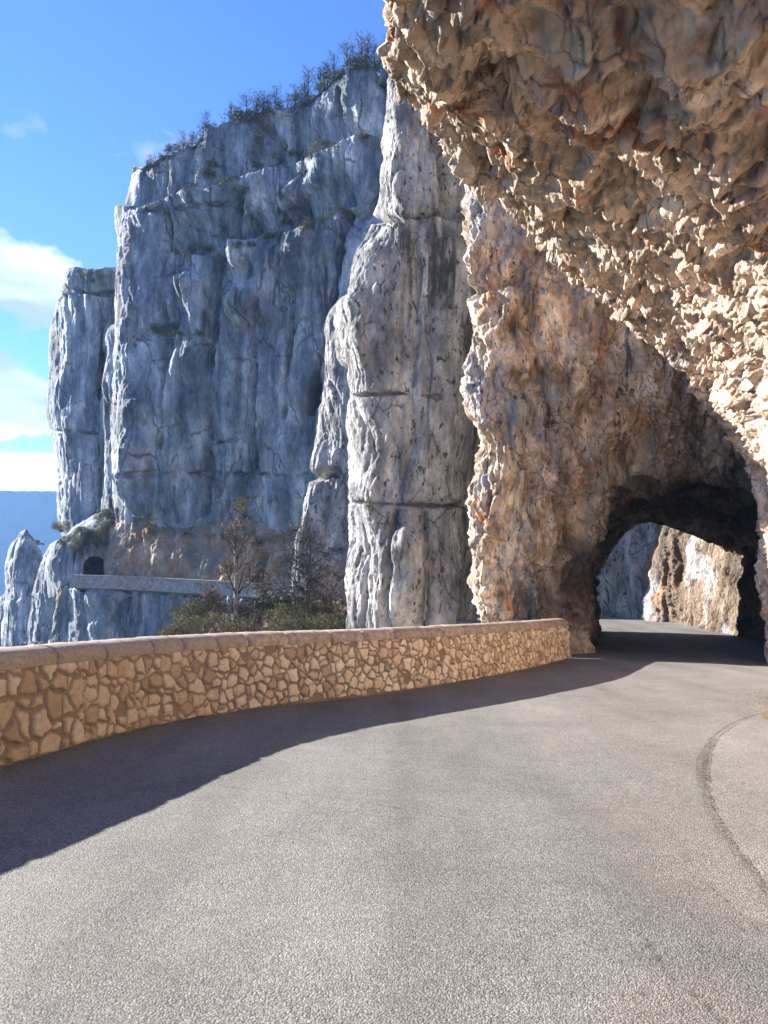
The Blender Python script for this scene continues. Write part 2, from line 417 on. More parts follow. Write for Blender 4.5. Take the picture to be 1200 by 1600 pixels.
RB = [(4.0, -12), (4.0, -3), (4.4, 4), (4.9, 8), (5.6, 11), (6.9, 14), (8.4, 17), (9.4, 19), (9.9, 20.3), (12, 22.2), (13.4, 25), (14.2, 29), (14.9, 32), (15.4, 35), (16.2, 40), (15.6, 46), (12, 51), (5, 55)]
def road():
    left = [(-5.8, -13), (-5.9, -2), (-5.5, 2.5), (-4.7, 5.3), (-4.0, 7.5), (-3.7, 8.8), (-3.2, 10.3), (-2.2, 12.0), (-0.2, 14.0), (1.0, 15.6), (2.9, 18.6), (4.6, 22.3), (5.5, 25), (7.5, 30.5), (9.2, 36), (9.2, 40), (7.5, 44), (2, 48)]
    L = crom(np.array(left, float), [12] * (len(left) - 1))
    Rr = crom(np.array(RB, float), [12] * (len(RB) - 1))
    Rr = Rr + np.array([1.6, 0.0])
    K = 24
    V = []
    for a, b in zip(L, Rr):
        for k in range(K + 1):
            p = a + (b - a) * k / K
            V.append((p[0], p[1], zroad(p[1]) + 0.012 * math.sin(p[0] * 0.9 + p[1] * 0.4)))
    V = np.array(V)
    Q = gridquads(len(L), K + 1)
    me = raw_mesh('road', V, Q[:, ::-1], True)
    o = link('road', me, M['asphalt'], kind='structure')
    # body of the roadbed below the surface
    sk = []
    n = len(L)
    for a in L: sk.append((a[0], a[1], zroad(a[1]) - 0.02))
    for a in L: sk.append((a[0] - 0.3, a[1] + 0.1, zroad(a[1]) - 3.0))
    Q2 = np.array([(i, i + 1, n + i + 1, n + i) for i in range(n - 1)])
    return o
road()

# older asphalt lay-by to the right: its curved edge is a seam
def on_road(px, py):
    k = (py - HOR) / F
    D = 1.6 / (k - 0.05)
    return ((px - 600) / F * D, D)
def apron():
    edge = [on_road(*p) for p in ((1290, 1560), (1225, 1440), (1165, 1362), (1123, 1305), (1097, 1255), (1086, 1215), (1089, 1180), (1107, 1150), (1140, 1128), (1178, 1114), (1230, 1102))]
    E = crom(np.array(edge, float), [14] * (len(edge) - 1))
    n = len(E)
    K = 10
    V = []
    for i, a in enumerate(E):
        b = np.array([6.2 + 0.0 * i, a[1]])
        if b[0] < a[0] + 0.2: b[0] = a[0] + 0.2
        wob = 0.012 * math.sin(i * 1.7) + 0.01 * math.sin(i * 0.61)
        for k in range(K + 1):
            p = a + (b - a) * (k / K) ** 1.3
            x = p[0] + (wob if k == 0 else 0)
            V.append((x, p[1], zroad(p[1]) + 0.012 * math.sin(x * 0.9 + p[1] * 0.4) + 0.004 + 0.014 * min(1, k / 2) * min(1, i / 30)))
    me = raw_mesh('pavement', np.array(V), gridquads(n, K + 1)[:, ::-1], True)
    link('pavement', me, M['apron'], kind='structure')
    # the tarry dirt that has settled in the seam
    V = []
    for i, a in enumerate(E):
        t = E[min(i + 1, n - 1)] - E[max(i - 1, 0)]; t /= np.linalg.norm(t)
        nn = np.array([-t[1], t[0]])
        w = 0.020 + 0.013 * math.sin(i * 0.9) * math.sin(i * 0.37) + 0.03 * math.exp(-((i - 80) / 12.0) ** 2)
        for sgn in (-1, 1):
            p = a + nn * w * sgn
            V.append((p[0], p[1], zroad(p[1]) + 0.012 * math.sin(p[0] * 0.9 + p[1] * 0.4) + 0.026))
    m, nn_, l, b = nodes_of('dirt'); b.inputs['Base Color'].default_value = (0.055, 0.048, 0.04, 1)
    geo = nn_.new('ShaderNodeNewGeometry')
    tr = ramp(nn_, l, mapped_noise(nn_, l, geo.outputs['Position'], 34, 5, 0.7), [(0.42, g(0)), (0.60, g(0.85))])
    l.new(tr, b.inputs['Alpha'])
    link('road_seam', raw_mesh('road_seam', np.array(V), gridquads(n, 2)[:, ::-1], True), m, kind='structure')
apron()

# hairline cracks in the asphalt
def crack(pts, w, name='road_crack'):
    E = crom(np.array([on_road(*p) for p in pts], float), [30] * (len(pts) - 1))
    V = []
    r = random.Random(3)
    for i, a in enumerate(E):
        t = E[min(i + 1, len(E) - 1)] - E[max(i - 1, 0)]; t /= np.linalg.norm(t)
        nn = np.array([-t[1], t[0]])
        a = a + nn * r.uniform(-0.012, 0.012)
        ww = w * r.uniform(0.2, 1.0)
        for sgn in (-1, 1):
            p = a + nn * ww * sgn
            V.append((p[0], p[1], zroad(p[1]) + 0.012 * math.sin(p[0] * 0.9 + p[1] * 0.4) + 0.004))
    m = bpy.data.materials.get('crack_tar')
    if not m:
        m, nn_, l, b = nodes_of('crack_tar'); b.inputs['Base Color'].default_value = (0.085, 0.078, 0.07, 1)
        geo = nn_.new('ShaderNodeNewGeometry')
        l.new(ramp(nn_, l, mapped_noise(nn_, l, geo.outputs['Position'], 16, 7, 0.8), [(0.47, g(0)), (0.60, g(0.9))]), b.inputs['Alpha'])
    link(name, raw_mesh(name, np.array(V), gridquads(len(E), 2)[:, ::-1], True), m, kind='structure')
crack([(290, 1216), (380, 1226), (470, 1234), (560, 1245), (640, 1258), (720, 1272)], 0.008)
crack([(905, 1338), (930, 1372), (960, 1402), (985, 1440)], 0.006)
crack([(1060, 1345), (1100, 1375), (1150, 1420), (1200, 1462)], 0.007)
crack([(985, 1440), (1010, 1475), (1035, 1510), (1075, 1540), (1120, 1600)], 0.016)

# ------------------------------------------------------------------ parapet wall of rubble stone
def parapet():
    H, TH = 0.93, 0.44
    root = bpy.data.objects.new('parapet_wall', None); col.objects.link(root)
    root.location = (-1.95, 11.75, zroad(11.75))
    root['label'] = 'long curved roadside parapet of rubble stone with rounded coping, beside the road'
    root['category'] = 'parapet wall'
    off = np.array(root.location)
    Q, T, S = path(PW, 0.014)
    N = np.stack([T[:, 1], -T[:, 0]], 1)            # towards the road
    nz_ = 78
    hh = np.linspace(-0.06, H, nz_)
    SS, HH = np.meshgrid(S, hh, indexing='ij')
    # irregular stones: power diagram with jittered seeds, smaller stones further along
    p = np.stack([SS.ravel(), HH.ravel(), np.zeros(SS.size)], 1)
    p2 = p.copy()
    p2[:, 0] += 0.035 * noise(p * 5, 31) + 0.012 * noise(p * 17, 33); p2[:, 1] += 0.03 * noise(p * 5, 32) + 0.012 * noise(p * 17, 34)
    slen = S[-1]
    small = sst(slen - 17.5, slen - 14.5, p[:, 0])
    def stones(cw, chh, seed):
        x, y = p2[:, 0] / cw, p2[:, 1] / chh
        y = y + 0.0
        jr = 0.5 * (hsh(np.floor(y).astype(np.int64), np.zeros(len(x), np.int64), np.zeros(len(x), np.int64), seed + 9) & np.uint32(1))
        ix, iy = np.floor(x).astype(np.int64), np.floor(y).astype(np.int64)
        best = np.full(len(x), 1e9); sec = np.full(len(x), 1e9); cid = np.zeros(len(x)); cid2 = np.zeros(len(x))
        bx = np.zeros(len(x)); by = np.zeros(len(x)); sx = np.zeros(len(x)); sy = np.zeros(len(x))
        for dx in range(-2, 3):
            for dy in range(-2, 3):
                h = hsh(ix + dx, iy + dy, np.zeros(len(x), np.int64), seed)
                cx = ix + dx + 0.5 + (rnd(h, 1) - 0.5) * 0.78 + 0.5 * ((iy + dy) % 2)
                cy = iy + dy + 0.5 + (rnd(h, 2) - 0.5) * 0.78
                ex, ey = (x - cx) * cw, (y - cy) * chh
                w = (rnd(h, 3) ** 1.6) * 0.62 * cw * chh
                d = (np.abs(ex) ** 3 + np.abs(ey) ** 3) ** (2 / 3) - w
                m1 = d < best
                m2 = (~m1) & (d < sec)
                sec = np.where(m1, best, np.where(m2, d, sec))
                sx = np.where(m1, bx, np.where(m2, cx * cw, sx)); sy = np.where(m1, by, np.where(m2, cy * chh, sy))
                best = np.where(m1, d, best)
                bx = np.where(m1, cx * cw, bx); by = np.where(m1, cy * chh, by)
                cid = np.where(m1, rnd(h, 4), cid); cid2 = np.where(m1, rnd(h, 5), cid2)
        sep_ = np.hypot(sx - bx, sy - by) + 1e-6
        edge = (sec - best) / (2 * sep_)
        return edge, cid, cid2
    eA, cA, dA = stones(0.225, 0.215, 5)
    eB, cB, dB = stones(0.175, 0.125, 8)
    use = small > 0.5
    edge = np.where(use, eB, eA); cid = np.where(use, cB, cA); cid2 = np.where(use, dB, dA)
    joint = np.where(use, 0.007, 0.019) + 0.008 * noise(p * 3, 40)
    stone = sst(0, 0.014, edge - joint)
    stone *= (cid > 0.03)
    stone *= sst(-0.01, 0.03, p[:, 1] - 0.01 - 0.02 * noise(p * 2, 44))
    rough = 0.006 * fbm(p * 14, 41, 4)
    d = stone * (0.010 + 0.036 * cid2 + rough * 1.4) + (1 - stone) * 0.005 * fbm(p * 24, 45, 3)
    d += stone * 0.011 * np.clip(edge / 0.06, 0, 1)
    Qx = np.repeat(Q, nz_, axis=0); Nx = np.repeat(N, nz_, axis=0)
    zr = np.array([zroad(y) for y in Q[:, 1]]); zr = np.repeat(zr, nz_)
    batter = 0.035 * (1 - p[:, 1] / H)
    V = np.stack([Qx[:, 0] + Nx[:, 0] * (d + batter), Qx[:, 1] + Nx[:, 1] * (d + batter), zr + p[:, 1]], 1) - off
    me = raw_mesh('stone_facing', V, gridquads(len(S), nz_), True, {'stone': stone, 'cell': cid, 'along': p[:, 0] / slen})
    m, n, l, b = nodes_of('rubble_masonry', 0.85, 0.3)
    def attr(a):
        q = n.new('ShaderNodeAttribute'); q.attribute_name = a; return q.outputs['Fac']
    geo = n.new('ShaderNodeNewGeometry'); P = geo.outputs['Position']
    sc = ramp(n, l, attr('cell'), [(0.0, (0.40, 0.30, 0.205)), (0.3, (0.60, 0.475, 0.335)), (0.6, (0.74, 0.61, 0.455)), (1.0, (0.82, 0.73, 0.59))])
    sc = mix(n, l, 0.8, sc, ramp(n, l, mapped_noise(n, l, P, 14, 7, 0.7), [(0.3, g(0.68)), (0.52, g(1)), (0.75, g(1.25))]), 'MULTIPLY')
    # the middle third is overgrown with brown grime
    al = ramp(n, l, attr('along'), [(0.50, g(0)), (0.54, g(0.45)), (0.62, g(0.45)), (0.72, g(0.08))])
    mort = mix(n, l, mapped_noise(n, l, P, 30, 6, 0.7), (0.17, 0.125, 0.09), (0.31, 0.235, 0.17))
    sc = mix(n, l, al, sc, (0.27, 0.175, 0.10))
    c = mix(n, l, attr('stone'), mort, sc)
    c = mix(n, l, ramp(n, l, mapped_noise(n, l, P, 2.2, 6, 0.6), [(0.58, g(0)), (0.7, g(0.35))]), c, (0.17, 0.12, 0.08))
    l.new(c, b.inputs['Base Color'])
    bp = n.new('ShaderNodeBump'); bp.inputs['Strength'].default_value = 0.6; bp.inputs['Distance'].default_value = 0.012
    l.new(mapped_noise(n, l, P, 45, 8, 0.7), bp.inputs['Height']); l.new(bp.outputs[0], b.inputs['Normal'])
    link('stone_facing', me, m, root)
    # mortar core: back, ends, top
    Q1, T1, S1 = path(PW, 0.25)
    Q1 = np.vstack([Q1, Q[-1]]); T1 = np.vstack([T1, T[-1]])
    N1 = np.stack([T1[:, 1], -T1[:, 0]], 1)
    V = []
    for q, nn in zip(Q1, N1):
        z = zroad(q[1])
        a = q - nn * 0.002; c_ = q - nn * TH
        V += [(a[0], a[1], z - 0.2), (a[0], a[1], z + H), (c_[0], c_[1], z + H), (c_[0], c_[1], z - 1.2)]
    V = np.array(V) - off
    F_ = []
    for i in range(len(Q1) - 1):
        for k in range(4):
            F_.append((4 * i + k, 4 * i + (k + 1) % 4, 4 * i + 4 + (k + 1) % 4, 4 * i + 4 + k))
    F_ += [(0, 1, 2, 3), (4 * len(Q1) - 1, 4 * len(Q1) - 2, 4 * len(Q1) - 3, 4 * len(Q1) - 4)]
    mm, n, l, b = nodes_of('wall_mortar')
    geo = n.new('ShaderNodeNewGeometry'); P = geo.outputs['Position']
    vv = n.new('ShaderNodeTexVoronoi'); vv.inputs['Scale'].default_value = 6.5; vv.feature = 'DISTANCE_TO_EDGE'; l.new(P, vv.inputs['Vector'])
    c = mix(n, l, ramp(n, l, vv.outputs['Distance'], [(0.06, g(0)), (0.11, g(1))]), (0.30, 0.21, 0.14), ramp(n, l, mapped_noise(n, l, P, 4, 5), [(0.35, (0.42, 0.28, 0.16)), (0.65, (0.62, 0.47, 0.30))]))
    l.new(c, b.inputs['Base Color'])
    bp = n.new('ShaderNodeBump'); bp.inputs['Strength'].default_value = 0.8; bp.inputs['Distance'].default_value = 0.02
    l.new(vv.outputs['Distance'], bp.inputs['Height']); l.new(bp.outputs[0], b.inputs['Normal'])
    link('wall_core', raw_mesh('wall_core', V, np.array(F_), False), mm, root)
    # coping stones, one mesh each
    mc, n, l, b = nodes_of('coping_stone', 0.85, 0.3)
    geo = n.new('ShaderNodeNewGeometry'); P = geo.outputs['Position']
    oi = n.new('ShaderNodeObjectInfo')
    c = ramp(n, l, mapped_noise(n, l, P, 9, 9, 0.7), [(0.3, (0.17, 0.135, 0.11)), (0.5, (0.37, 0.295, 0.24)), (0.72, (0.56, 0.47, 0.39))])
    c = mix(n, l, 0.6, c, ramp(n, l, oi.outputs['Random'], [(0, (0.75, 0.72, 0.70)), (1, (1.15, 1.1, 1.05))]), 'MULTIPLY')
    sep = n.new('ShaderNodeSeparateXYZ'); l.new(P, sep.inputs[0])
    wx = n.new('ShaderNodeMath'); wx.operation = 'MULTIPLY_ADD'; l.new(mapped_noise(n, l, P, 2.5, 5), wx.inputs[0]); wx.inputs[1].default_value = 2.4; l.new(sep.outputs['X'], wx.inputs[2])
    lich = ramp(n, l, wx.outputs[0], [(0.0, g(1)), (1.0, g(1))])
    mr = n.new('ShaderNodeMapRange'); l.new(wx.outputs[0], mr.inputs['Value']); mr.inputs['From Min'].default_value = -1.4; mr.inputs['From Max'].default_value = -0.4; mr.inputs['To Min'].default_value = 0.85; mr.inputs['To Max'].default_value = 0.0
    gl = ramp(n, l, mapped_noise(n, l, P, 26, 8, 0.75), [(0.35, (0.20, 0.17, 0.14)), (0.55, (0.34, 0.29, 0.245)), (0.7, (0.46, 0.40, 0.34))])
    c = mix(n, l, mr.outputs[0], c, gl)
    l.new(c, b.inputs['Base Color'])
    bp = n.new('ShaderNodeBump'); bp.inputs['Strength'].default_value = 0.7; bp.inputs['Distance'].default_value = 0.012
    l.new(mapped_noise(n, l, P, 38, 9, 0.75), bp.inputs['Height']); l.new(bp.outputs[0], b.inputs['Normal'])
    prof = [(0.035, 0.0), (0.045, 0.05), (0.030, 0.105), (-0.03, 0.158), (-0.13, 0.188), (-0.24, 0.196), (-0.35, 0.186), (-0.43, 0.155), (-0.475, 0.10), (-0.48, 0.05), (-0.47, 0.0)]
    rr = random.Random(11)
    s = 0.0
    while s < slen - 0.05:
        ln = rr.uniform(0.55, 0.95)
        e_ = min(s + ln, slen)
        if slen - e_ < 0.3: e_ = slen
        k = max(4, int((e_ - s) / 0.06))
        ts = np.linspace(s + 0.006, e_ - 0.006, k)
        dz, dn, tl = rr.uniform(-0.008, 0.008), rr.uniform(-0.010, 0.010), rr.uniform(-0.02, 0.02)
        V = []
        for j, t in enumerate(ts):
            q = np.array([np.interp(t, S, Q[:, 0]), np.interp(t, S, Q[:, 1])])
            nn = np.array([np.interp(t, S, N[:, 0]), np.interp(t, S, N[:, 1])])
            endr = 0.93 if j in (0, k - 1) else 1.0
            for (a, hz) in prof:
                aa = (a + 0.22) * endr - 0.22 + dn
                V.append((q[0] + nn[0] * aa, q[1] + nn[1] * aa, zroad(q[1]) + H + 0.001 + hz * (0.95 if j in (0, k - 1) else 1.0) + dz * (hz > 0) + tl * (a + 0.22) * (hz > 0)))
        V = np.array(V); 
        V += (0.009 * np.stack([noise(V * 9, 51), noise(V * 9, 52), noise(V * 9, 53)], 1)) * (V[:, 2:3] > -99)
        npf = len(prof)
        F_ = [tuple(int(x) for x in r_) for r_ in gridquads(k, npf)]
        F_ += [tuple(i * npf + npf - 1 for i in (0,)) and (i * npf, (i + 1) * npf, (i + 1) * npf + npf - 1, i * npf + npf - 1) for i in range(k - 1)]
        me = bpy.data.meshes.new('coping_stone')
        me.from_pydata([tuple(v) for v in (V - off)], [], F_ + [tuple(range(npf)), tuple(range((k - 1) * npf, k * npf))[::-1]])
        me.update()
        for pl in me.polygons: pl.use_smooth = len(pl.vertices) == 4
        link('coping_stone', me, mc, root)
        s = e_
parapet()

# ------------------------------------------------------------------ rock masses
def d_soffit(P, N):
    W = P + 0.30 * np.stack([noise(P * 0.9, 1), noise(P * 0.9, 2), noise(P * 0.9, 3)], 1)
    W2 = W + 0.10 * np.stack([noise(P * 2.6, 4), noise(P * 2.6, 5), noise(P * 2.6, 6)], 1)
    wall = 1 - sst(2.8, 4.8, P[:, 2])
    big = fbm(P * 0.28, 10, 3)
    ca, sa = math.cos(0.5), math.sin(0.5)
    D2 = np.stack([ca * W2[:, 0] + sa * W2[:, 2], W2[:, 1], -sa * W2[:, 0] + ca * W2[:, 2]], 1)
    f1, c1 = blocks(W * 0.55, 11, 0.8, 1.4)
    f2, c2 = blocks(D2 * np.array([1.25, 1.1, 1.9]), 12, 1.0, 1.6)
    f3, c3 = blocks(D2 * np.array([3.0, 2.6, 4.2]), 13, 1.3, 1.9)
    f4, c4 = blocks(D2 * np.array([7.5, 6.5, 9.5]), 14, 1.3, 1.8)
    g2, e2 = blocks(W2 * np.array([1.7, 1.7, 0.95]), 15, 0.9, 1.8)
    g3, e3 = blocks(W2 * np.array([4.2, 4.2, 2.5]), 16, 1.0, 2.0)
    amt = 0.5 + 0.7 * sst(-0.3, 0.3, noise(P * 0.5, 19))
    ds = 0.28 * f1 + 0.22 * f2 + 0.15 * f3 * (0.7 + 0.3 * amt)
    dw = 0.10 * f1 + 0.15 * g2 + 0.075 * g3
    d = 0.30 * big * (1 - 0.5 * wall) + ds * (1 - wall) + dw * wall + 0.068 * f4
    d += 0.012 * fbm(P * 14, 20, 2)
    return d - d.mean(), {'cell': 0.45 * (c3 * (1 - wall) + e3 * wall) + 0.35 * (c2 * (1 - wall) + e2 * wall) + 0.2 * c4}, None

def overhang():
    prof = {
        -14: [(4, .3), (4.3, 3), (4.2, 5.6), (1, 7.2), (-3, 8.0)],
        -4: [(4, -.1), (4.3, 2.8), (4.2, 5.4), (1.4, 6.9), (-1.4, 7.5)],
        4: [(4.5, -.6), (4.75, 2.4), (4.6, 5.2), (2.2, 6.6), (-.2, 7.3)],
        8: [(5.0, -.8), (5.3, 2.4), (5.1, 5.1), (2.6, 6.6), (.25, 7.4)],
        11: [(5.75, -.95), (6.0, 2.3), (5.8, 5.0), (3.6, 6.7), (0.95, 7.75)],
        14: [(7.05, -1.1), (7.25, 2.4), (7.15, 5.2), (5.0, 6.85), (2.6, 7.85)],
        17: [(8.55, -1.25), (8.6, 2.2), (8.5, 5.1), (6.9, 6.7), (4.95, 7.75)],
        19: [(9.55, -1.35), (9.45, 1.8), (9.3, 4.4), (8.3, 6.2), (6.85, 7.4)],
        20.2: [(10.0, -1.4), (9.75, 1.6), (9.6, 3.9), (9.2, 5.5), (8.4, 7.0)],
        21.4: [(11.5, -1.5), (11.3, 1.6), (11.1, 4.4), (10.8, 6.8), (10.3, 9.0)],
        23.0: [(15, -1.5), (15, 1.6), (15, 5), (15, 8), (15, 12)],
    }
    rows = []
    for y, pr in prof.items():
        r = [(x, y, z) for x, z in pr]
        lx, lz = pr[-1]
        out = 0.5 if y < 14 else 0.1
        r.append((lx - out * 0.6, y + 0.2, lz + 1.2))
        r.append((lx + 0.4, y + 0.5, lz + 3.6))
        r.append((lx + 4, y + 0.8, lz + 8))
        r.append((lx + 12, y + 0.8, lz + 10))
        rows.append(r)
    rock_sheet('rock_overhang', rows, [14, 16, 110, 150, 140, 115, 80, 45, 30, 12], [75, 90, 120, 140, 60, 40, 16, 6], d_soffit, M['soffit'], flip=False,
               label='huge tan rock overhang bulging over the right side of the road', category='rock overhang')

def spur():
    b = lambda x, y, dz=-0.35: (x, y, zroad(y) + dz)
    w = lambda x, y, z: (x, y, z)
    rows = [
        # exit arch
        [b(10.3, 36), at(930, 920, 36), at(955, 862, 36), at(1000, 822, 36), at(1075, 838, 35.4), at(1148, 872, 35), w(17.3, 35, 0.4), b(17.5, 35)],
        # inside
        [b(8.3, 30.5), at(930, 915, 30.5), at(935, 850, 30.5), at(985, 800, 30.3), at(1060, 792, 30), at(1150, 812, 29.8), w(16.0, 29.6, 1.2), b(16.6, 29.6)],
        # near lip of the tunnel
        [b(6.7, 25.2), at(930, 930, 25.2), at(935, 850, 25.2), at(975, 790, 25), at(1045, 768, 24.6), at(1130, 765, 24.2), w(14.4, 24.0, 1.5), b(14.9, 24)],
        [b(6.0, 23.9), at(905, 925, 24.2), at(905, 832, 24.0), at(955, 745, 23.7), at(1040, 728, 23.5), at(1140, 725, 23.4), w(15.2, 23.4, 2.0), b(15.6, 23.5)],
        [b(5.2, 22.5), at(850, 920, 23.0), at(850, 770, 22.8), at(900, 610, 22.6), at(1010, 560, 22.7), at(1180, 560, 23), w(17, 23.4, 3.0), b(17, 23.5)],
        [b(4.1, 22.8), at(778, 905, 23.3), at(780, 690, 22.9), at(804, 460, 22.7), at(930, 330, 23.0), at(1250, 330, 23.4), w(20, 23.6, 6.0), b(20, 23.7)],
        [b(3.6, 24.3), at(742, 880, 24.2), at(736, 640, 24.0), at(738, 330, 24.0), at(800, 100, 24.5), at(1300, 60, 24.5), w(24, 24.5, 10.0), b(24, 24)],
        [b(4.1, 27), at(768, 880, 27), at(774, 620, 27), at(772, 250, 27), at(760, -80, 27.5), at(1400, -250, 28), w(28, 28, 14.0), b(28, 28)],
        [b(6.2, 32.5), w(5.8, 32.5, 2.5), w(5.5, 32.5, 9), w(6, 32.5, 18), w(8, 33, 26), w(18, 33, 28), w(28, 33, 14.0), b(28, 33)],
        [b(9.2, 37.6), w(8.9, 37.8, 2.0), w(8.8, 38, 6), w(9.5, 38, 12), w(12, 38, 18), w(18, 37.5, 18), w(26, 37, 10.0), b(26, 37)],
        [b(10.3, 36.5), at(931, 920, 36.6), at(956, 861, 36.6), at(1001, 820, 36.6), at(1076, 836, 36), at(1149, 870, 35.6), w(17.6, 35.6, 0.5), b(17.8, 35.6)],
    ]
    def disp(P, N):
        px, py = proj(P)
        zr0 = -1.4
        W = P + 0.3 * np.stack([noise(P * 0.8, 1), noise(P * 0.8, 2), noise(P * 0.8, 3)], 1)
        inside = sst(24.0, 25.5, P[:, 1]) * sst(0, 1, P[:, 0] - (P[:, 1] - 25) * 0.33 - 6.0) * (P[:, 2] < 6)
        rib = 1 - np.abs(noise(W * np.array([0.75, 0.75, 0.16]), 60)) * 2.2
        rib2 = 1 - np.abs(noise(W * np.array([1.9, 1.9, 0.42]), 61)) * 2.0
        f1, c1 = blocks(W * 0.6 * np.array([1, 1, .6]), 62, 0.8, 1.4)
        f2, c2 = blocks(W * np.array([1.9, 1.9, 1.0]), 63, 0.9, 2.0)
        f3, c3 = blocks(W * np.array([4.6, 4.6, 2.9]), 64, 1.0, 2.0)
        f4, c4 = blocks(W * np.array([11., 11., 7.]), 65, 1.0, 2.0)
        k = 1 - 0.25 * inside
        d = k * (0.30 * fbm(P * 0.25, 66, 3) + 0.20 * rib + 0.10 * rib2 + 0.30 * f1 + 0.24 * f2) + 0.16 * f3 + 0.06 * f4 + 0.012 * fbm(P * 13, 67, 2)
        front = (1 - sst(24.4, 26, P[:, 1]))
        # the grey bulge high on the outer edge, the groove beside it
        bl = seg_dist(px, py, [(775, 500), (765, 570), (745, 640)])
        d += front * 0.45 * (1 - sst(0, 62, bl))
        d += front * 0.35 * (1 - sst(0, 60, seg_dist(px, py, [(745, 240), (750, 320), (755, 400)])))
        d -= front * 0.42 * (1 - sst(0, 20, seg_dist(px, py, [(805, 420), (828, 520), (842, 580), (870, 660)])))
        d -= front * 0.35 * (1 - sst(0, 16, seg_dist(px, py, [(738, 455), (770, 448), (808, 430)])))
        d += front * 0.40 * (1 - sst(0, 55, seg_dist(px, py, [(765, 740), (760, 830), (768, 930)])))
        d -= front * 0.25 * (1 - sst(0, 26, seg_dist(px, py, [(850, 880), (862, 930), (860, 1000)])))
        # black staining round the mouth of the tunnel; inside it, shade painted into the colour
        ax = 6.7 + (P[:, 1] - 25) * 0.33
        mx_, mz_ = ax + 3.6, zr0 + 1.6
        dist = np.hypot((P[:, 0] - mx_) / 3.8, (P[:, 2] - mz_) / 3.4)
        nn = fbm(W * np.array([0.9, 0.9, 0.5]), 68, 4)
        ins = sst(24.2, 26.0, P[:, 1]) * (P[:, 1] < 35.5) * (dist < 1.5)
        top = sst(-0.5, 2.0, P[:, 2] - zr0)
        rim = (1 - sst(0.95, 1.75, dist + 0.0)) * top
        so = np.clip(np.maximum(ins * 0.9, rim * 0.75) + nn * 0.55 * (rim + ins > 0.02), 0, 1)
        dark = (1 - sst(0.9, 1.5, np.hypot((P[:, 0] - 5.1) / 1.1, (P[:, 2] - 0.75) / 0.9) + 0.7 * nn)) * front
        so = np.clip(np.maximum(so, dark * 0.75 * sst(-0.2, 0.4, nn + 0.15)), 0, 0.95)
        return d - 0.55, {'cell': 0.45 * c3 + 0.35 * c2 + 0.2 * c4, 'stain_shade': so}, None
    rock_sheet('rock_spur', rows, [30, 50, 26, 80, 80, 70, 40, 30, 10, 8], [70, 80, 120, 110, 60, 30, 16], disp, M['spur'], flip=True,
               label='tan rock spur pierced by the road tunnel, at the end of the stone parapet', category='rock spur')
overhang()
spur()

def curtain(name, cols, nb, cu, cv, disp, mat, flip=False, **props):
    """cols: list of columns, each a list of world points from bottom to top"""
    return rock_sheet(name, cols, cu, cv, disp, mat, flip=flip, **props)

def cliff_disp(scale, feats, seed, ribamp=1.0, chip=1.0, ledges=()):
    def disp(P, N):
        px, py = proj(P)
        s = 1.0 / scale
        W = P + 0.6 * scale * np.stack([noise(P * 0.35 * s, seed + 1), noise(P * 0.35 * s, seed + 2), 0.4 * noise(P * 0.35 * s, seed + 3)], 1)
        A = np.array([1, 1, 0.13])
        r1 = np.abs(noise(W * 0.34 * s * A, seed + 4)) * 2
        r2 = np.abs(noise(W * 0.9 * s * np.array([1, 1, 0.16]), seed + 5)) * 2
        r3 = np.abs(noise(W * 2.6 * s * np.array([1, 1, 0.2]), seed + 6)) * 2
        f1, c1 = blocks(W * 0.26 * s * np.array([1, 1, .45]), seed + 7, 0.35, 1.3, 0.34)
        f2, c2 = blocks(W * 0.9 * s * np.array([1, 1, .4]), seed + 8, 0.5, 1.7, 0.28)
        f3, c3 = blocks(W * 2.8 * s * np.array([1, 1, .4]), seed + 9, 0.7, 2.0)
        d = scale * (ribamp * (0.32 * np.sqrt(r1 + 0.02) + 0.13 * np.sqrt(r2 + 0.02) + 0.06 * np.sqrt(r3 + 0.02)) + 0.50 * f1 + 0.15 * f2 * chip + 0.06 * f3 * chip + 0.25 * fbm(P * 0.12 * s, seed + 10, 3) + 0.02 * chip * fbm(P * 5 * s, seed + 11, 3))
        d -= d.mean()
        for kind, poly, wd, amt in feats:
            q = seg_dist(px, py, poly)
            q = q + 5 * noise(P * 0.8 * s, seed + 12) + 3 * noise(P * 2.2 * s, seed + 14)
            amt = 1.8 * amt * np.clip(0.65 + 0.9 * noise(P * 0.45 * s, seed + 15), 0.1, 1.3)
            if kind == 'line': d += amt * (1 - sst(0, wd, q))
            else: d += amt * np.clip(1 - (q / wd) ** 2, 0, 1)
        for poly, amt, fade in ledges:      # rock above the line stands back by amt, easing out over fade pixels
            xs = [a for a, _ in poly]; ys = [c for _, c in poly]
            yl = np.interp(px, xs, ys) + 4 * noise(P * 0.5 * s, seed + 13)
            inx = sst(xs[0] - 25, xs[0], px) * (1 - sst(xs[-1], xs[-1] + 25, px))
            up = yl - py
            d -= amt * inx * sst(-3, 3, up) * (1 - sst(0, fade, up))
        return d, {'cell': 0.4 * c1 + 0.35 * c2 + 0.25 * c3}, None
    return disp

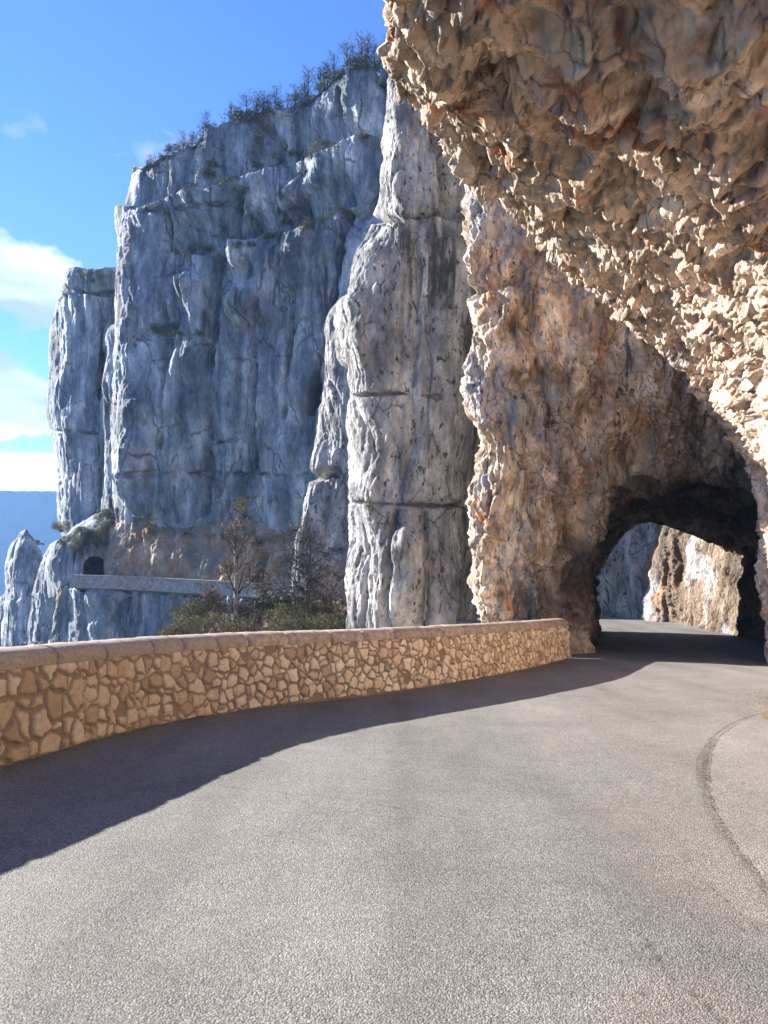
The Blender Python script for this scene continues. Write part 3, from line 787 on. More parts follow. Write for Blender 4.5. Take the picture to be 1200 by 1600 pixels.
# main cliff: columns left to right, wrapped round both ends
def main_cliff():
    low = -14
    cols = []
    spec = [  # px at base, at mid, top px, top py, depth, back flag
        (215, 205, 235, 262, 110),
        (196, 178, 208, 262, 92),
        (190, 176, 200, 258, 84),
        (206, 190, 218, 246, 80),
        (262, 255, 270, 226, 77),
        (330, 328, 332, 196, 74),
        (390, 388, 388, 176, 71.5),
        (440, 440, 440, 150, 68),
        (490, 490, 500, 128, 65),
        (560, 560, 560, 112, 62),
        (625, 620, 620, 100, 59),
        (700, 700, 700, 85, 57),
        (800, 800, 800, 60, 56),
    ]
    for xb, xm, xt, yt, D in spec:
        c = []
        for f, xx in ((1.0, xb), (0.93, xb), (0.75, xb * 0.6 + xm * 0.4), (0.5, xm), (0.25, xm * 0.5 + xt * 0.5), (0.0, xt)):
            y = yt + (830 - yt) * f / 0.93
            dd = D
            if f > 0.9: dd = D + 1.8          # undercut foot
            p = at(xx, y, dd)
            c.append(p)
        c[0] = (c[0][0], c[0][1] + 1.0, -2.0)
        t = c[-1]
        c.append((t[0] + 1.5, t[1] + 5, t[2] + 1.6))
        c.append((t[0] + 6, t[1] + 28, t[2] + 3.0))
        cols.append(c)
    feats = [
        ('line', [(410, 380), (412, 440), (400, 540), (396, 640), (392, 730)], 6, -0.8),
        ('line', [(545, 335), (532, 400), (520, 480), (505, 560)], 9, -1.2),
        ('line', [(258, 330), (250, 420), (252, 560), (244, 700)], 6, -0.7),
        ('line', [(455, 470), (448, 560), (440, 650)], 6, -0.7),
        ('line', [(215, 330), (300, 322), (372, 318)], 4, -0.5),
        ('line', [(300, 395), (296, 470)], 5, -0.6),
        ('line', [(470, 230), (462, 300), (470, 345)], 6, -0.7),
        ('line', [(520, 130), (512, 200)], 6, -0.8),
        ('line', [(375, 270), (355, 380), (338, 470), (325, 560), (322, 640), (320, 740), (318, 800)], 13, -1.6),
        ('line', [(497, 555), (494, 590), (488, 640)], 10, -2.2),
        ('line', [(330, 190), (325, 230), (330, 280)], 10, -0.9),
        ('line', [(400, 175), (408, 220), (395, 265), (375, 272)], 12, -1.2),
        ('line', [(418, 180), (412, 240)], 9, -0.8),
        ('line', [(450, 380), (440, 430), (452, 470)], 9, -0.8),
        ('line', [(590, 100), (588, 200), (585, 300), (560, 350)], 14, -1.4),
        ('line', [(240, 240), (236, 300)], 7, -0.7),
        ('line', [(214, 741), (330, 738), (480, 744)], 3.2, -0.55),
        ('line', [(285, 700), (340, 690), (375, 688)], 3, -0.5),
        ('line', [(270, 500), (240, 520)], 14, -0.8),
        ('line', [(385, 345), (390, 365)], 14, -1.4),
        ('bulge', [(300, 450), (290, 560), (270, 640)], 30, 0.9),
        ('bulge', [(400, 400), (390, 480)], 40, 1.0),
        ('bulge', [(470, 370), (460, 440)], 30, 0.9),
        ('bulge', [(215, 640), (212, 760), (225, 800)], 18, 1.0),
        ('bulge', [(440, 300), (500, 270)], 24, 0.9),
    ]
    ledges = [
        ([(205, 322), (260, 305), (330, 290), (378, 272), (430, 255), (500, 232), (590, 202)], 2.0, 230),
        ([(265, 392), (320, 400), (365, 395), (410, 368), (455, 352)], 1.8, 90),
        ([(455, 372), (490, 352), (540, 325)], 1.7, 80),
        ([(225, 530), (270, 520), (300, 530)], 0.7, 50),
    ]
    return curtain('cliff', cols, 0, [8, 14, 26, 60, 65, 65, 60, 60, 60, 60, 40, 12], [30, 75, 110, 120, 120, 14, 10],
                   cliff_disp(1.7, feats, 100, 1.0, 1.1, ledges), M['cliff'], flip=True,
                   label='tall blue-grey limestone cliff topped by bare trees, across the gorge', category='cliff')
_, CL = main_cliff()

def block(name, spec, base_z, disp, mat, cu, cv, back=6.0, top=(1.0, 3.0, 0.6), **props):
    """spec: list of columns of (px,py,D) from bottom to top; adds a foot and a top that runs back"""
    cols = []
    for c in spec:
        pts = [at(*p) for p in c]
        f = pts[0]
        pts.insert(0, (f[0], f[1], min(base_z, f[2] - 1.0)))
        t = pts[-1]
        pts.append((t[0] + top[0], t[1] + top[1], t[2] + top[2]))
        pts.append((t[0] + top[0] * 2, t[1] + top[1] + back, t[2] + top[2] * 1.2))
        cols.append(pts)
    return rock_sheet(name, cols, cu, cv, disp, mat, flip=True, **props)

# tall grey pillar nearer, standing between the cliff and the spur
pil = []
for xs, D in ((( 600, 590, 605, 590, 590, 600, 625), 50), ((556, 556, 562, 550, 556, 596, 612), 43), ((548, 552, 560, 546, 549, 590, 606), 40.5), ((560, 570, 576, 560, 564, 600, 612), 38.6),
              ((610, 612, 616, 610, 612, 625, 635), 37.2), ((660, 660, 662, 660, 664, 664, 664), 36.8), ((705, 706, 704, 712, 712, 690, 690), 37.2), ((722, 724, 728, 736, 736, 722, 705), 38.6), ((740, 742, 752, 760, 760, 745, 730), 44)):
    pil.append([(x, y, 30 + (D - 36.8) * 0.6) for x, y in zip(xs, (985, 880, 770, 620, 420, 330, 125))])
_, PL = block('rock_pillar', pil, -12, cliff_disp(1.0, [
    ('line', [(560, 350), (610, 342), (700, 330)], 9, -0.5),
    ('line', [(560, 785), (640, 788), (730, 790)], 6, -0.45),
    ('line', [(545, 620), (620, 612), (690, 620)], 4, -0.3),
    ('line', [(655, 400), (650, 520), (645, 600)], 8, -0.2),
    ('line', [(615, 800), (612, 900), (606, 980)], 8, -0.3),
    ('line', [(665, 800), (668, 900), (664, 980)], 8, -0.3),
    ('line', [(690, 190), (705, 330)], 22, -1.0),
    ('bulge', [(640, 860), (630, 940)], 40, 0.5),
    ('bulge', [(560, 560), (556, 480)], 22, 0.5)], 200, 0.9, 1.2), M['pillar'], [12, 16, 34, 60, 60, 56, 34, 14], [10, 60, 60, 90, 110, 60, 140, 8, 6],
    label='tall grey pitted rock pillar between the tan spur and the far cliff', category='rock pillar')

# leaning buttress at the foot of the cliff
but = []
for xs, D in (((475, 470, 480, 495, 520, 530), 62), ((452, 462, 478, 497, 515, 522), 58), ((462, 472, 488, 506, 520, 528), 55), ((500, 500, 510, 520, 530, 536), 53.5), ((540, 540, 540, 545, 548, 552), 52.5), ((600, 600, 600, 600, 600, 600), 52)):
    but.append([(x, y, 59 + (D - 55) * 0.5) for x, y in zip(xs, (925, 830, 740, 660, 560, 490))])
_, BT = block('rock_buttress', but, -6, cliff_disp(1.5, [('line', [(480, 745), (520, 735)], 12, -0.8), ('line', [(520, 600), (540, 640)], 8, -0.5)], 240, 1.1, 1.2), M['pillar'],
    [14, 36, 50, 50, 30], [8, 50, 50, 50, 50, 40, 8, 6], back=4, top=(0.8, 2.0, 1.0),
    label='leaning grey rock buttress between the far cliff and the tall pillar', category='rock buttress')

# far tower of rock on the left
far = []
for xs, D in (((120, 110, 110, 100, 105, 120, 130), 118), ((92, 86, 84, 76, 82, 100, 106), 106), ((100, 96, 94, 86, 92, 106, 112), 100), ((125, 122, 120, 115, 120, 128, 130), 97), ((150, 150, 150, 150, 150, 152, 152), 96), ((172, 172, 172, 172, 172, 174, 176), 98), ((215, 215, 215, 215, 215, 215, 215), 101)):
    far.append([(x, y, D) for x, y in zip(xs, (860, 810, 700, 600, 510, 450, 425))])
_, TW = block('rock_tower', far, -6, cliff_disp(2.6, [('line', [(95, 452), (180, 462)], 4, -1.2), ('line', [(85, 672), (180, 680)], 3, -0.7), ('line', [(165, 520), (160, 600), (170, 720)], 10, -2.0)], 260, 0.9, 0.8), M['cliff'],
    [10, 30, 44, 44, 40, 20], [8, 30, 50, 50, 50, 34, 20, 10, 6], back=10,
    label='round-topped grey rock tower left of the far cliff', category='rock tower')

# small buttress in the cleft between tower and cliff
cl = []
for xs, D in (((168, 165, 160, 162, 170), 98), ((166, 160, 157, 160, 168), 92), ((178, 172, 168, 170, 175), 89), ((200, 200, 200, 195, 190), 88)):
    cl.append([(x, y, D) for x, y in zip(xs, (850, 760, 660, 570, 515))])
block('rock_rib', cl, -6, cliff_disp(2.0, [], 270, 0.9, 0.8), M['cliff'], [14, 30, 30], [6, 36, 44, 44, 30, 8, 5], back=4, top=(1, 3, 1),
    label='slim grey rock rib wedged between the rock tower and the far cliff', category='rock rib')

# broken brown ledge under the cliff, above the far road
led = []
for x, D, yt in ((150, 96, 838), (163, 86, 826), (172, 81, 824), (215, 78, 812), (260, 76, 826), (320, 73, 822), (380, 70, 828), (440, 66.5, 836), (500, 63, 838), (560, 60.5, 842), (620, 58, 850)):
    led.append([(x, 915, D), (x, 880, D + 0.2), (x + 2, (yt + 880) / 2, D + 1.2), (x + 4, yt, D + 2.6)])
_, LG = block('rocky_ledge', led, 1, cliff_disp(0.95, [('line', [(398, 905), (405, 870)], 18, -2.2), ('line', [(505, 900), (520, 870)], 22, -2.5), ('line', [(290, 850), (300, 880)], 10, -0.8)], 280, 1.0, 2.2), M['ledge'],
    [14, 16, 34, 40, 44, 44, 44, 40, 40, 20], [6, 34, 30, 30, 16, 8], back=5, top=(0.3, 2.0, 1.3),
    label='broken brown rock ledge with scrub under the far cliff, above the far road', category='rock ledge')

# headland holding the far road tunnel: arch-shaped opening built into the face
def far_tunnel():
    cx, cy, D = 148.0, 898.0, 84.0
    rows = []
    # opening profile in pixels (left foot, over the top, right foot)
    opn = [(131, 903), (131, 884), (138, 873), (150, 869), (161, 874), (166, 886), (166, 903)]
    o2 = [(127, 904), (127, 882), (136, 868), (150, 864), (164, 870), (171, 884), (171, 904)]
    o3 = [(112, 906), (108, 876), (122, 848), (150, 838), (176, 850), (186, 880), (186, 906)]
    o4 = [(84, 930), (80, 880), (104, 842), (150, 815), (190, 815), (215, 870), (215, 915)]
    o5 = [(80, 935), (76, 880), (105, 835), (150, 800), (195, 800), (230, 860), (230, 915)]
    rows.append([at(x + 5, y, D + 15) for x, y in opn])
    rows.append([at(x + 2, y, D + 5) for x, y in opn])
    rows.append([at(x, y, D) for x, y in opn])
    rows.append([at(x, y, D - 0.6) for x, y in o2])
    rows.append([at(x, y, D - 0.2) for x, y in o3])
    rows.append([at(x, y, D + 2.2) for x, y in o4])
    rows.append([at(x, y, D + 9) for x, y in o5])
    def disp(P, N):
        base = cliff_disp(1.3, [], 300, 0.7, 1.0)(P, N)
        k = sst(-1, 3, np.abs(P[:, 1] - D) * 0 + np.hypot(P[:, 0] - at(149, 885, D)[0], P[:, 2] - at(149, 885, D)[2]) - 1.5)
        d = base[0] * (0.12 + 0.88 * k)
        return d, base[1], None
    m = M['cliff']
    return rock_sheet('rock_headland', rows, [6, 16, 8, 24, 34, 20], [14, 20, 20, 20, 20, 14], disp, m, flip=True,
               label='grey rock headland pierced by the small far tunnel, below the rock tower', category='rock headland')
HL = far_tunnel()[1]

# fluted cliffs under the far road and the ridges at the far left
lowc = []
for x, D in ((95, 100), (105, 88), (112, 84), (125, 81.5), (160, 80.5), (210, 79), (260, 77), (300, 74.5), (360, 71), (430, 67), (500, 63), (560, 60)):
    yt = np.interp(x, [95, 120, 300, 560], [905, 907, 916, 940])
    lowc.append([(x - 6, 1140, D - 4), (x - 3, 1040, D - 2), (x, 965, D - 1.3), (x, yt + 15, D - 0.9)])
block('lower_cliff', lowc, -40, cliff_disp(1.6, [('line', [(200, 940), (190, 1000)], 8, -0.4), ('line', [(280, 940), (262, 985)], 10, -0.5)], 320, 1.2, 1.2), M['cliff'],
    [8, 16, 16, 34, 44, 44, 40, 44, 44, 44, 30], [10, 30, 44, 44, 3, 3], back=3, top=(0, 1.6, 0.0),
    label='fluted grey cliff dropping below the far road and its wall', category='lower cliff')

def ridge(name, cols, seed, mat, label, category, cu, sc=1.2, **kw):
    block(name, cols, -45, cliff_disp(sc, [], seed, 0.9, 1.2), mat, cu, [8, 24, 30, 30, 24, 4, 4], back=3, top=(0.0, 1.0, -0.9), label=label, category=category)
# pointed pinnacle
ridge('rock_pinnacle', [[(20, 1010, 112), (26, 925, 112), (26, 900, 112), (30, 860, 112), (38, 832, 112)],
                        [(2, 1010, 108), (10, 930, 108), (10, 890, 108), (18, 850, 108), (36, 829, 109)],
                        [(12, 1010, 104), (20, 930, 104), (22, 885, 104), (28, 850, 105), (40, 828, 106)],
                        [(40, 1010, 102), (42, 925, 102), (44, 885, 103), (44, 855, 104), (42, 830, 106)],
                        [(62, 1010, 104), (62, 925, 104), (64, 885, 104), (58, 858, 105), (46, 836, 107)],
                        [(80, 1010, 110), (76, 925, 110), (70, 890, 110), (60, 862, 110), (48, 840, 110)]], 340, M['cliff'],
      'pointed pale rock pinnacle standing alone at the far left of the gorge', 'rock pinnacle', [10, 22, 22, 22, 12], 0.8)
ridge('rock_ridge', [[(60, 1060, 100), (62, 1000, 100), (66, 940, 99), (74, 890, 98), (86, 856, 98)],
                     [(34, 1060, 96), (40, 1000, 96), (48, 940, 95), (60, 890, 94), (82, 852, 94)],
                     [(48, 1060, 92), (54, 1000, 92), (62, 940, 91), (76, 890, 91), (94, 850, 91)],
                     [(76, 1060, 90), (80, 1000, 90), (86, 940, 90), (96, 890, 89), (108, 846, 89)],
                     [(110, 1060, 92), (110, 1000, 92), (112, 940, 91), (116, 890, 90), (124, 840, 89)]], 350, M['cliff'],
      'grey rock ridge between the pinnacle and the far tunnel headland', 'rock ridge', [14, 26, 26, 20], 1.4)
ridge('rock_ridge', [[(100, 1060, 92), (104, 1000, 91), (108, 950, 90), (116, 905, 89), (112, 870, 88)],
                     [(72, 1060, 87), (80, 1000, 86), (88, 950, 85.5), (98, 905, 85), (104, 868, 84.5)],
                     [(92, 1060, 84), (98, 1000, 84), (104, 950, 84), (112, 905, 83.5), (118, 866, 84)],
                     [(130, 1060, 84), (132, 1000, 83.5), (130, 950, 83), (122, 912, 83), (124, 880, 84)]], 360, M['cliff'],
      'slender grey rock ridge just left of the far road wall', 'rock ridge', [16, 26, 22], 1.2)
ridge('rock_slope', [[(-160, 1100, 130), (-150, 1040, 128), (-120, 990, 128), (-80, 960, 128), (-60, 950, 128)],
                     [(-60, 1100, 122), (-55, 1040, 120), (-40, 990, 120), (-25, 960, 120), (-15, 945, 120)],
                     [(-10, 1100, 118), (-6, 1040, 116), (0, 990, 115), (6, 945, 115), (14, 925, 115)],
                     [(30, 1100, 114), (32, 1040, 112), (34, 990, 111), (36, 935, 111), (36, 915, 111)],
                     [(70, 1100, 112), (70, 1040, 111), (70, 990, 110), (66, 935, 110), (60, 920, 110)]], 370, M['cliff'],
      'sloping grey rock at the foot of the pointed pinnacle', 'rock slope', [14, 24, 26, 20], 1.6)

# cliff seen through the tunnel and sunlit rock along the outside of the bend
thr = []
for x, D in ((860, 62), (900, 58), (940, 55), (980, 53), (1020, 51), (1060, 50), (1110, 50), (1180, 51)):
    thr.append([(x, 985, D), (x, 930, D), (x, 860, D + 0.3), (x, 780, D + 0.5), (x, 600, D + 1)])
block('roadside_cliff', thr, -6, cliff_disp(1.1, [('line', [(1000, 840), (1005, 900)], 12, -0.8), ('bulge', [(960, 870), (955, 950)], 22, 0.6), ('bulge', [(1020, 930), (1022, 960)], 12, 0.6)], 400, 1.0, 1.3), M['pillar'],
    [14, 24, 50, 50, 50, 40, 20], [4, 44, 50, 40, 20, 4, 3], back=4,
    label='blue-grey rock face seen through the tunnel beyond the bend', category='rock face')
def bend_wall():
    cols = []
    base = [(14.5, 50), (15.7, 46), (16.3, 43.5), (16.2, 41), (15.9, 38), (15.5, 35), (15.2, 32), (15.6, 28), (17, 25)]
    for x, y in base:
        z = zroad(y)
        lean = 0.0
        cols.append([(x + 0.0, y, z - 0.5), (x + 0.15, y, z + 1.2), (x + 0.5, y, z + 3.2), (x + 0.95, y, z + 5.5), (x + 1.6, y, z + 9), (x + 4, y, z + 12)])
    cols[0] = [(p[0] + 2.5, p[1], p[2]) for p in cols[0]]
    rock_sheet('sunlit_rock_face', cols, [20, 30, 36, 50, 50, 40, 30, 10], [40, 50, 50, 30, 8], cliff_disp(0.75, [], 420, 1.3, 3.0), M['farwall'], flip=False,
               label='sunlit tan rock face along the bend beyond the tunnel', category='rock face')
bend_wall()

# ------------------------------------------------------------------ rock under our own road, on the gorge side
def under_road():
    cols = []
    for x, y in [(-6.3, -12), (-6.4, -2), (-6.0, 2.5), (-5.2, 5.6), (-4.5, 7.9), (-4.1, 9.2), (-3.5, 10.8), (-2.5, 12.5), (-0.6, 14.5), (0.7, 16.1), (2.6, 19.1), (4.3, 22.6), (4.9, 25), (6.4, 30), (7.6, 36)]:
        z = zroad(y)
        cols.append([(x - 6, y + 5, z - 34), (x - 3, y + 2.5, z - 18), (x - 1.6, y + 1.4, z - 8), (x - 0.5, y + 0.5, z - 2.5), (x - 0.15, y + 0.1, z - 0.35), (x + 0.7, y - 0.3, z - 0.12)])
    rock_sheet('rock_shelf', cols, [10] * 14, [16, 20, 20, 14, 4], lambda P, N: ((cliff_disp(1.0, [], 500)(P, N)[0]) * sst(0.3, 2.5, -P[:, 2] + np.array([zroad(y) for y in P[:, 1]])), {'cell': np.full(len(P), .5)}, None), M['spur'], flip=True, kind='structure')
under_road()

# ------------------------------------------------------------------ far road, its wall
def far_road():
    DW = 1.4
    pts = [(118, 898, 82.5), (200, 900, 79.5), (300, 905, 75), (400, 910, 70), (500, 916, 64), (560, 920, 60), (640, 924, 56)]
    W = [np.array(at(a, b_, c - DW)) for a, b_, c in pts]
    A = crom(np.array(W), [12] * (len(W) - 1))
    n = len(A)
    V = []
    for i, a in enumerate(A):
        t = A[min(i + 1, n - 1)] - A[max(i - 1, 0)]; t[2] = 0; t /= np.linalg.norm(t)
        nn = np.array([t[1], -t[0], 0])
        if nn[1] > 0: nn = -nn
        V.append((a, nn))
    def strip(name, offs, mat, **props):
        vv = []
        for a, nn in V:
            for o_, h in offs: vv.append(a + nn * o_ + np.array([0, 0, h]))
        k = len(offs)
        vv = np.array(vv)
        q = []
        for i in range(n - 1):
            for j in range(k):
                q.append((i * k + j, (i + 1) * k + j, (i + 1) * k + (j + 1) % k, i * k + (j + 1) % k))
        q += [tuple(range(4))[::-1], tuple((n - 1) * k + x for x in range(4))]
        return raw_mesh(name, vv, np.array(q), False)
    m, nn_, l, b = nodes_of('pale_masonry')
    geo = nn_.new('ShaderNodeNewGeometry'); P = geo.outputs['Position']
    br = nn_.new('ShaderNodeTexVoronoi'); br.inputs['Scale'].default_value = 4.2
    l.new(P, br.inputs['Vector'])
    c = ramp(nn_, l, br.outputs['Color'], [(0.1, (0.17, 0.165, 0.155)), (0.5, (0.24, 0.235, 0.225)), (0.9, (0.33, 0.32, 0.305))])
    c = mix(nn_, l, ramp(nn_, l, mapped_noise(nn_, l, P, 0.5, 6), [(0.45, g(0)), (0.7, g(0.6))]), c, (0.3, 0.3, 0.31))
    l.new(c, b.inputs['Base Color'])
    root = bpy.data.objects.new('parapet_wall', None); col.objects.link(root)
    root['label'] = 'pale stone wall along the far road across the gorge'; root['category'] = 'road wall'
    for nm, of in (('wall_body', [(0.0, -0.12), (0.45, -0.12), (0.5, -1.25), (0.0, -1.25)]), ('coping', [(-0.06, 0.0), (0.52, 0.0), (0.52, -0.12), (-0.06, -0.12)])):
        link(nm, strip(nm, of, m), m, root)
    link('road', strip('road', [(-7, -1.05), (0, -1.05), (0, -1.4), (-7, -1.4)], M['asphalt']), M['asphalt'], kind='structure')
far_road()

# ------------------------------------------------------------------ valley, mountain
def valley():
    n = 120
    xs = np.linspace(-3800, 3000, n); ys = np.linspace(-1500, 5200, n)
    X, Y = np.meshgrid(xs, ys, indexing='ij')
    P = np.stack([X.ravel() * 0.004, Y.ravel() * 0.004, np.zeros(X.size)], 1)
    Z = -130 + 14 * fbm(P, 600, 3)
    V = np.stack([X.ravel(), Y.ravel(), Z], 1)
    m, nn_, l, b = nodes_of('wooded_valley')
    geo = nn_.new('ShaderNodeNewGeometry')
    l.new(ramp(nn_, l, mapped_noise(nn_, l, geo.outputs['Position'], 0.03, 8, 0.7), [(0.35, (0.02, 0.03, 0.015)), (0.6, (0.05, 0.06, 0.03))]), b.inputs['Base Color'])
    link('terrain', raw_mesh('terrain', V, gridquads(n, n), True), m, kind='structure')
    # mountain across the valley
    nx, ny = 360, 90
    xs = np.linspace(-3200, 1800, nx); t = np.linspace(0, 1, ny)
    X, T_ = np.meshgrid(xs, t, indexing='ij')
    P = np.stack([X.ravel() * 0.0022, T_.ravel() * 2.2, np.zeros(X.size)], 1)
    ridgez = 146 + 5 * noise(np.stack([X.ravel() * 0.004, np.zeros(X.size), np.zeros(X.size)], 1), 610) - 0.004 * (X.ravel() + 800)
    Z = -135 + (ridgez + 135) * T_.ravel() + 13 * fbm(P, 611, 5) * np.sin(np.pi * np.clip(T_.ravel(), 0, 1))
    Z += 1.5 * fbm(P * 60, 615, 2) 
    Y = 1360 + 240 * T_.ravel()
    V = np.stack([X.ravel(), Y, Z], 1)
    link('mountain', raw_mesh('mountain', V, gridquads(nx, ny), True), m, kind='structure')
    # woods along the skyline
    r = random.Random(5); vv = []; ff = []
    top = V.reshape(nx, ny, 3)[:, -1]
    for i in range(1500):
        x = r.uniform(-1150, -300); z = np.interp(x, top[:, 0], top[:, 2]); y = 1598 + r.uniform(-20, 3)
        h = r.uniform(3, 7); w = r.uniform(1.6, 3.2)
        k0 = len(vv)
        for a in range(5):
            an = a * 1.2566 + r.random()
            vv.append((x + math.cos(an) * w, y + math.sin(an) * w, z - 4)); 
        for a in range(5):
            an = a * 1.2566 + r.random()
            vv.append((x + math.cos(an) * w, y + math.sin(an) * w, z + h * r.uniform(0.45, 0.65)))
        vv.append((x, y, z + h))
        for a in range(5):
            b_ = (a + 1) % 5
            ff.append((k0 + a, k0 + b_, k0 + 5 + b_, k0 + 5 + a)); ff.append((k0 + 5 + a, k0 + 5 + b_, k0 + 10))
    me = bpy.data.meshes.new('forest'); me.from_pydata(vv, [], ff); me.update()
    mf, nn_, l, b = nodes_of('forest_green'); b.inputs['Base Color'].default_value = (0.04, 0.055, 0.025, 1)
    link('forest', me, mf, kind='stuff')
valley()

# ------------------------------------------------------------------ vegetation
def simple(name, c1, c2, scale=3.0, rough=0.8, trans=0.0):
    m, n, l, b = nodes_of(name, rough, 0.2)
    geo = n.new('ShaderNodeNewGeometry'); oi = n.new('ShaderNodeObjectInfo')
    c = ramp(n, l, mapped_noise(n, l, geo.outputs['Position'], scale, 4), [(0.35, c1), (0.65, c2)])
    c = mix(n, l, 0.6, c, ramp(n, l, oi.outputs['Random'], [(0, g(0.7)), (1, g(1.25))]), 'MULTIPLY')
    l.new(c, b.inputs['Base Color'])
    return m
M['bark'] = simple('grey_brown_bark', (0.045, 0.035, 0.028), (0.10, 0.08, 0.062), 5)
M['palebark'] = simple('pale_bark', (0.16, 0.14, 0.12), (0.30, 0.27, 0.23), 5)
M['leaf'] = simple('evergreen_leaf', (0.048, 0.055, 0.028), (0.125, 0.13, 0.058), 2.5)
M['olive'] = simple('olive_leaf', (0.10, 0.10, 0.042), (0.21, 0.195, 0.09), 2.5)
M['dry'] = simple('dry_grass', (0.33, 0.28, 0.19), (0.55, 0.48, 0.34), 4)
M['twig'] = simple('brown_twigs', (0.06, 0.042, 0.03), (0.14, 0.10, 0.075), 4)

class MB:
    def __init__(s): s.v = []; s.f = []
    def tube(s, pts, rad, sides=5):
        k0 = len(s.v)
        for i, p in enumerate(pts):
            p = Vector(p)
            d = (Vector(pts[min(i + 1, len(pts) - 1)]) - Vector(pts[max(i - 1, 0)]))
            if d.length < 1e-6: d = Vector((0, 0, 1))
            d.normalize()
            a = d.orthogonal().normalized(); b = d.cross(a)
            for j in range(sides):
                t = 2 * math.pi * j / sides
                s.v.append(tuple(p + (a * math.cos(t) + b * math.sin(t)) * rad[i]))
        for i in range(len(pts) - 1):
            for j in range(sides):
                j2 = (j + 1) % sides
                s.f.append((k0 + i * sides + j, k0 + i * sides + j2, k0 + (i + 1) * sides + j2, k0 + (i + 1) * sides + j))
    def leaf(s, c, d, u, ln, wd):
        k = len(s.v); c = Vector(c)
        s.v += [tuple(c - u * wd * 0.5), tuple(c + d * ln * 0.5 - u * wd * 0.1), tuple(c + d * ln), tuple(c + u * wd * 0.5 + d * ln * 0.45)]
        s.f.append((k, k + 1, k + 2, k + 3))
    def mesh(s, name, smooth=False):
        me = bpy.data.meshes.new(name); me.from_pydata(s.v, [], s.f); me.update()
        if smooth: me.polygons.foreach_set('use_smooth', [True] * len(me.polygons))
        return me

def grow(mb, r, p, d, ln, rad, level, maxlev, up=0.25, spread=0.9, nb=(5, 8), ends=None):
    n = 5
    pts = [Vector(p)]; rads = [rad]
    dd = Vector(d)
    for i in range(n):
        dd = (dd + Vector((r.uniform(-1, 1), r.uniform(-1, 1), r.uniform(-1, 1))) * 0.17 + Vector((0, 0, up * 0.25))).normalized()
        pts.append(pts[-1] + dd * ln / n); rads.append(rad * (1 - 0.75 * (i + 1) / n))
    mb.tube(pts, rads, 6 if level == 0 else (4 if level == 1 else 3))
    if ends is not None and level >= 1: ends.append(pts[-1])
    if level >= maxlev: return
    for k in range(r.randint(*nb)):
        t = r.uniform(0.3 if level == 0 else 0.15, 1.0) * n
        i = min(int(t), n - 1); q = pts[i].lerp(pts[i + 1], t - i)
        ax = (pts[i + 1] - pts[i]).normalized()
        s = ax.orthogonal().normalized(); s.rotate(Euler((0, 0, 0))); 
        from mathutils import Quaternion
        s.rotate(Quaternion(ax, r.uniform(0, 2 * math.pi)))
        nd = (ax * r.uniform(0.35, 0.9) + s * spread).normalized()
        grow(mb, r, q, nd, ln * r.uniform(0.42, 0.62), max(rads[i] * 0.55, 0.015), level + 1, maxlev, up, spread, nb, ends)

def bare_tree(name, h, seed, trunk_r, mat, maxlev=3, spread=0.9, nb=(5, 8), up=0.3, lean=(0, 0), **props):
    r = random.Random(seed)
    root = bpy.data.objects.new(name, None); col.objects.link(root)
    for k, v in props.items(): root[k] = v
    t = MB(); c = MB()
    n = 8; pts = []; rads = []
    p = Vector((0, 0, -0.3))
    d = Vector((lean[0], lean[1], 1)).normalized()
    for i in range(n + 1):
        pts.append(p.copy()); rads.append(trunk_r * (1.15 - 0.95 * (i / n) ** 0.8) + 0.008)
        d = (d + Vector((r.uniform(-1, 1), r.uniform(-1, 1), 0.3)) * 0.07).normalized()
        p = p + d * (h * 0.86 / n)
    t.tube(pts, rads, 8)
    for k in range(nb[1] * 4):
        tt = (r.uniform(0.22, 1.0) ** 0.8) * n
        i = min(int(tt), n - 1); q = pts[i].lerp(pts[i + 1], tt - i)
        a = r.uniform(0, 2 * math.pi)
        nd = Vector((math.cos(a) * spread, math.sin(a) * spread, r.uniform(0.35, 0.9))).normalized()
        grow(c, r, q, nd, h * r.uniform(0.22, 0.42) * (1.15 - 0.6 * tt / n), rads[i] * 0.42, 1, maxlev, up, 0.85, nb)
    link('trunk', t.mesh('trunk', True), mat, root)
    link('crown', c.mesh('crown'), M['bark'] if mat is M['palebark'] and trunk_r > 0.1 else mat, root)
    return root

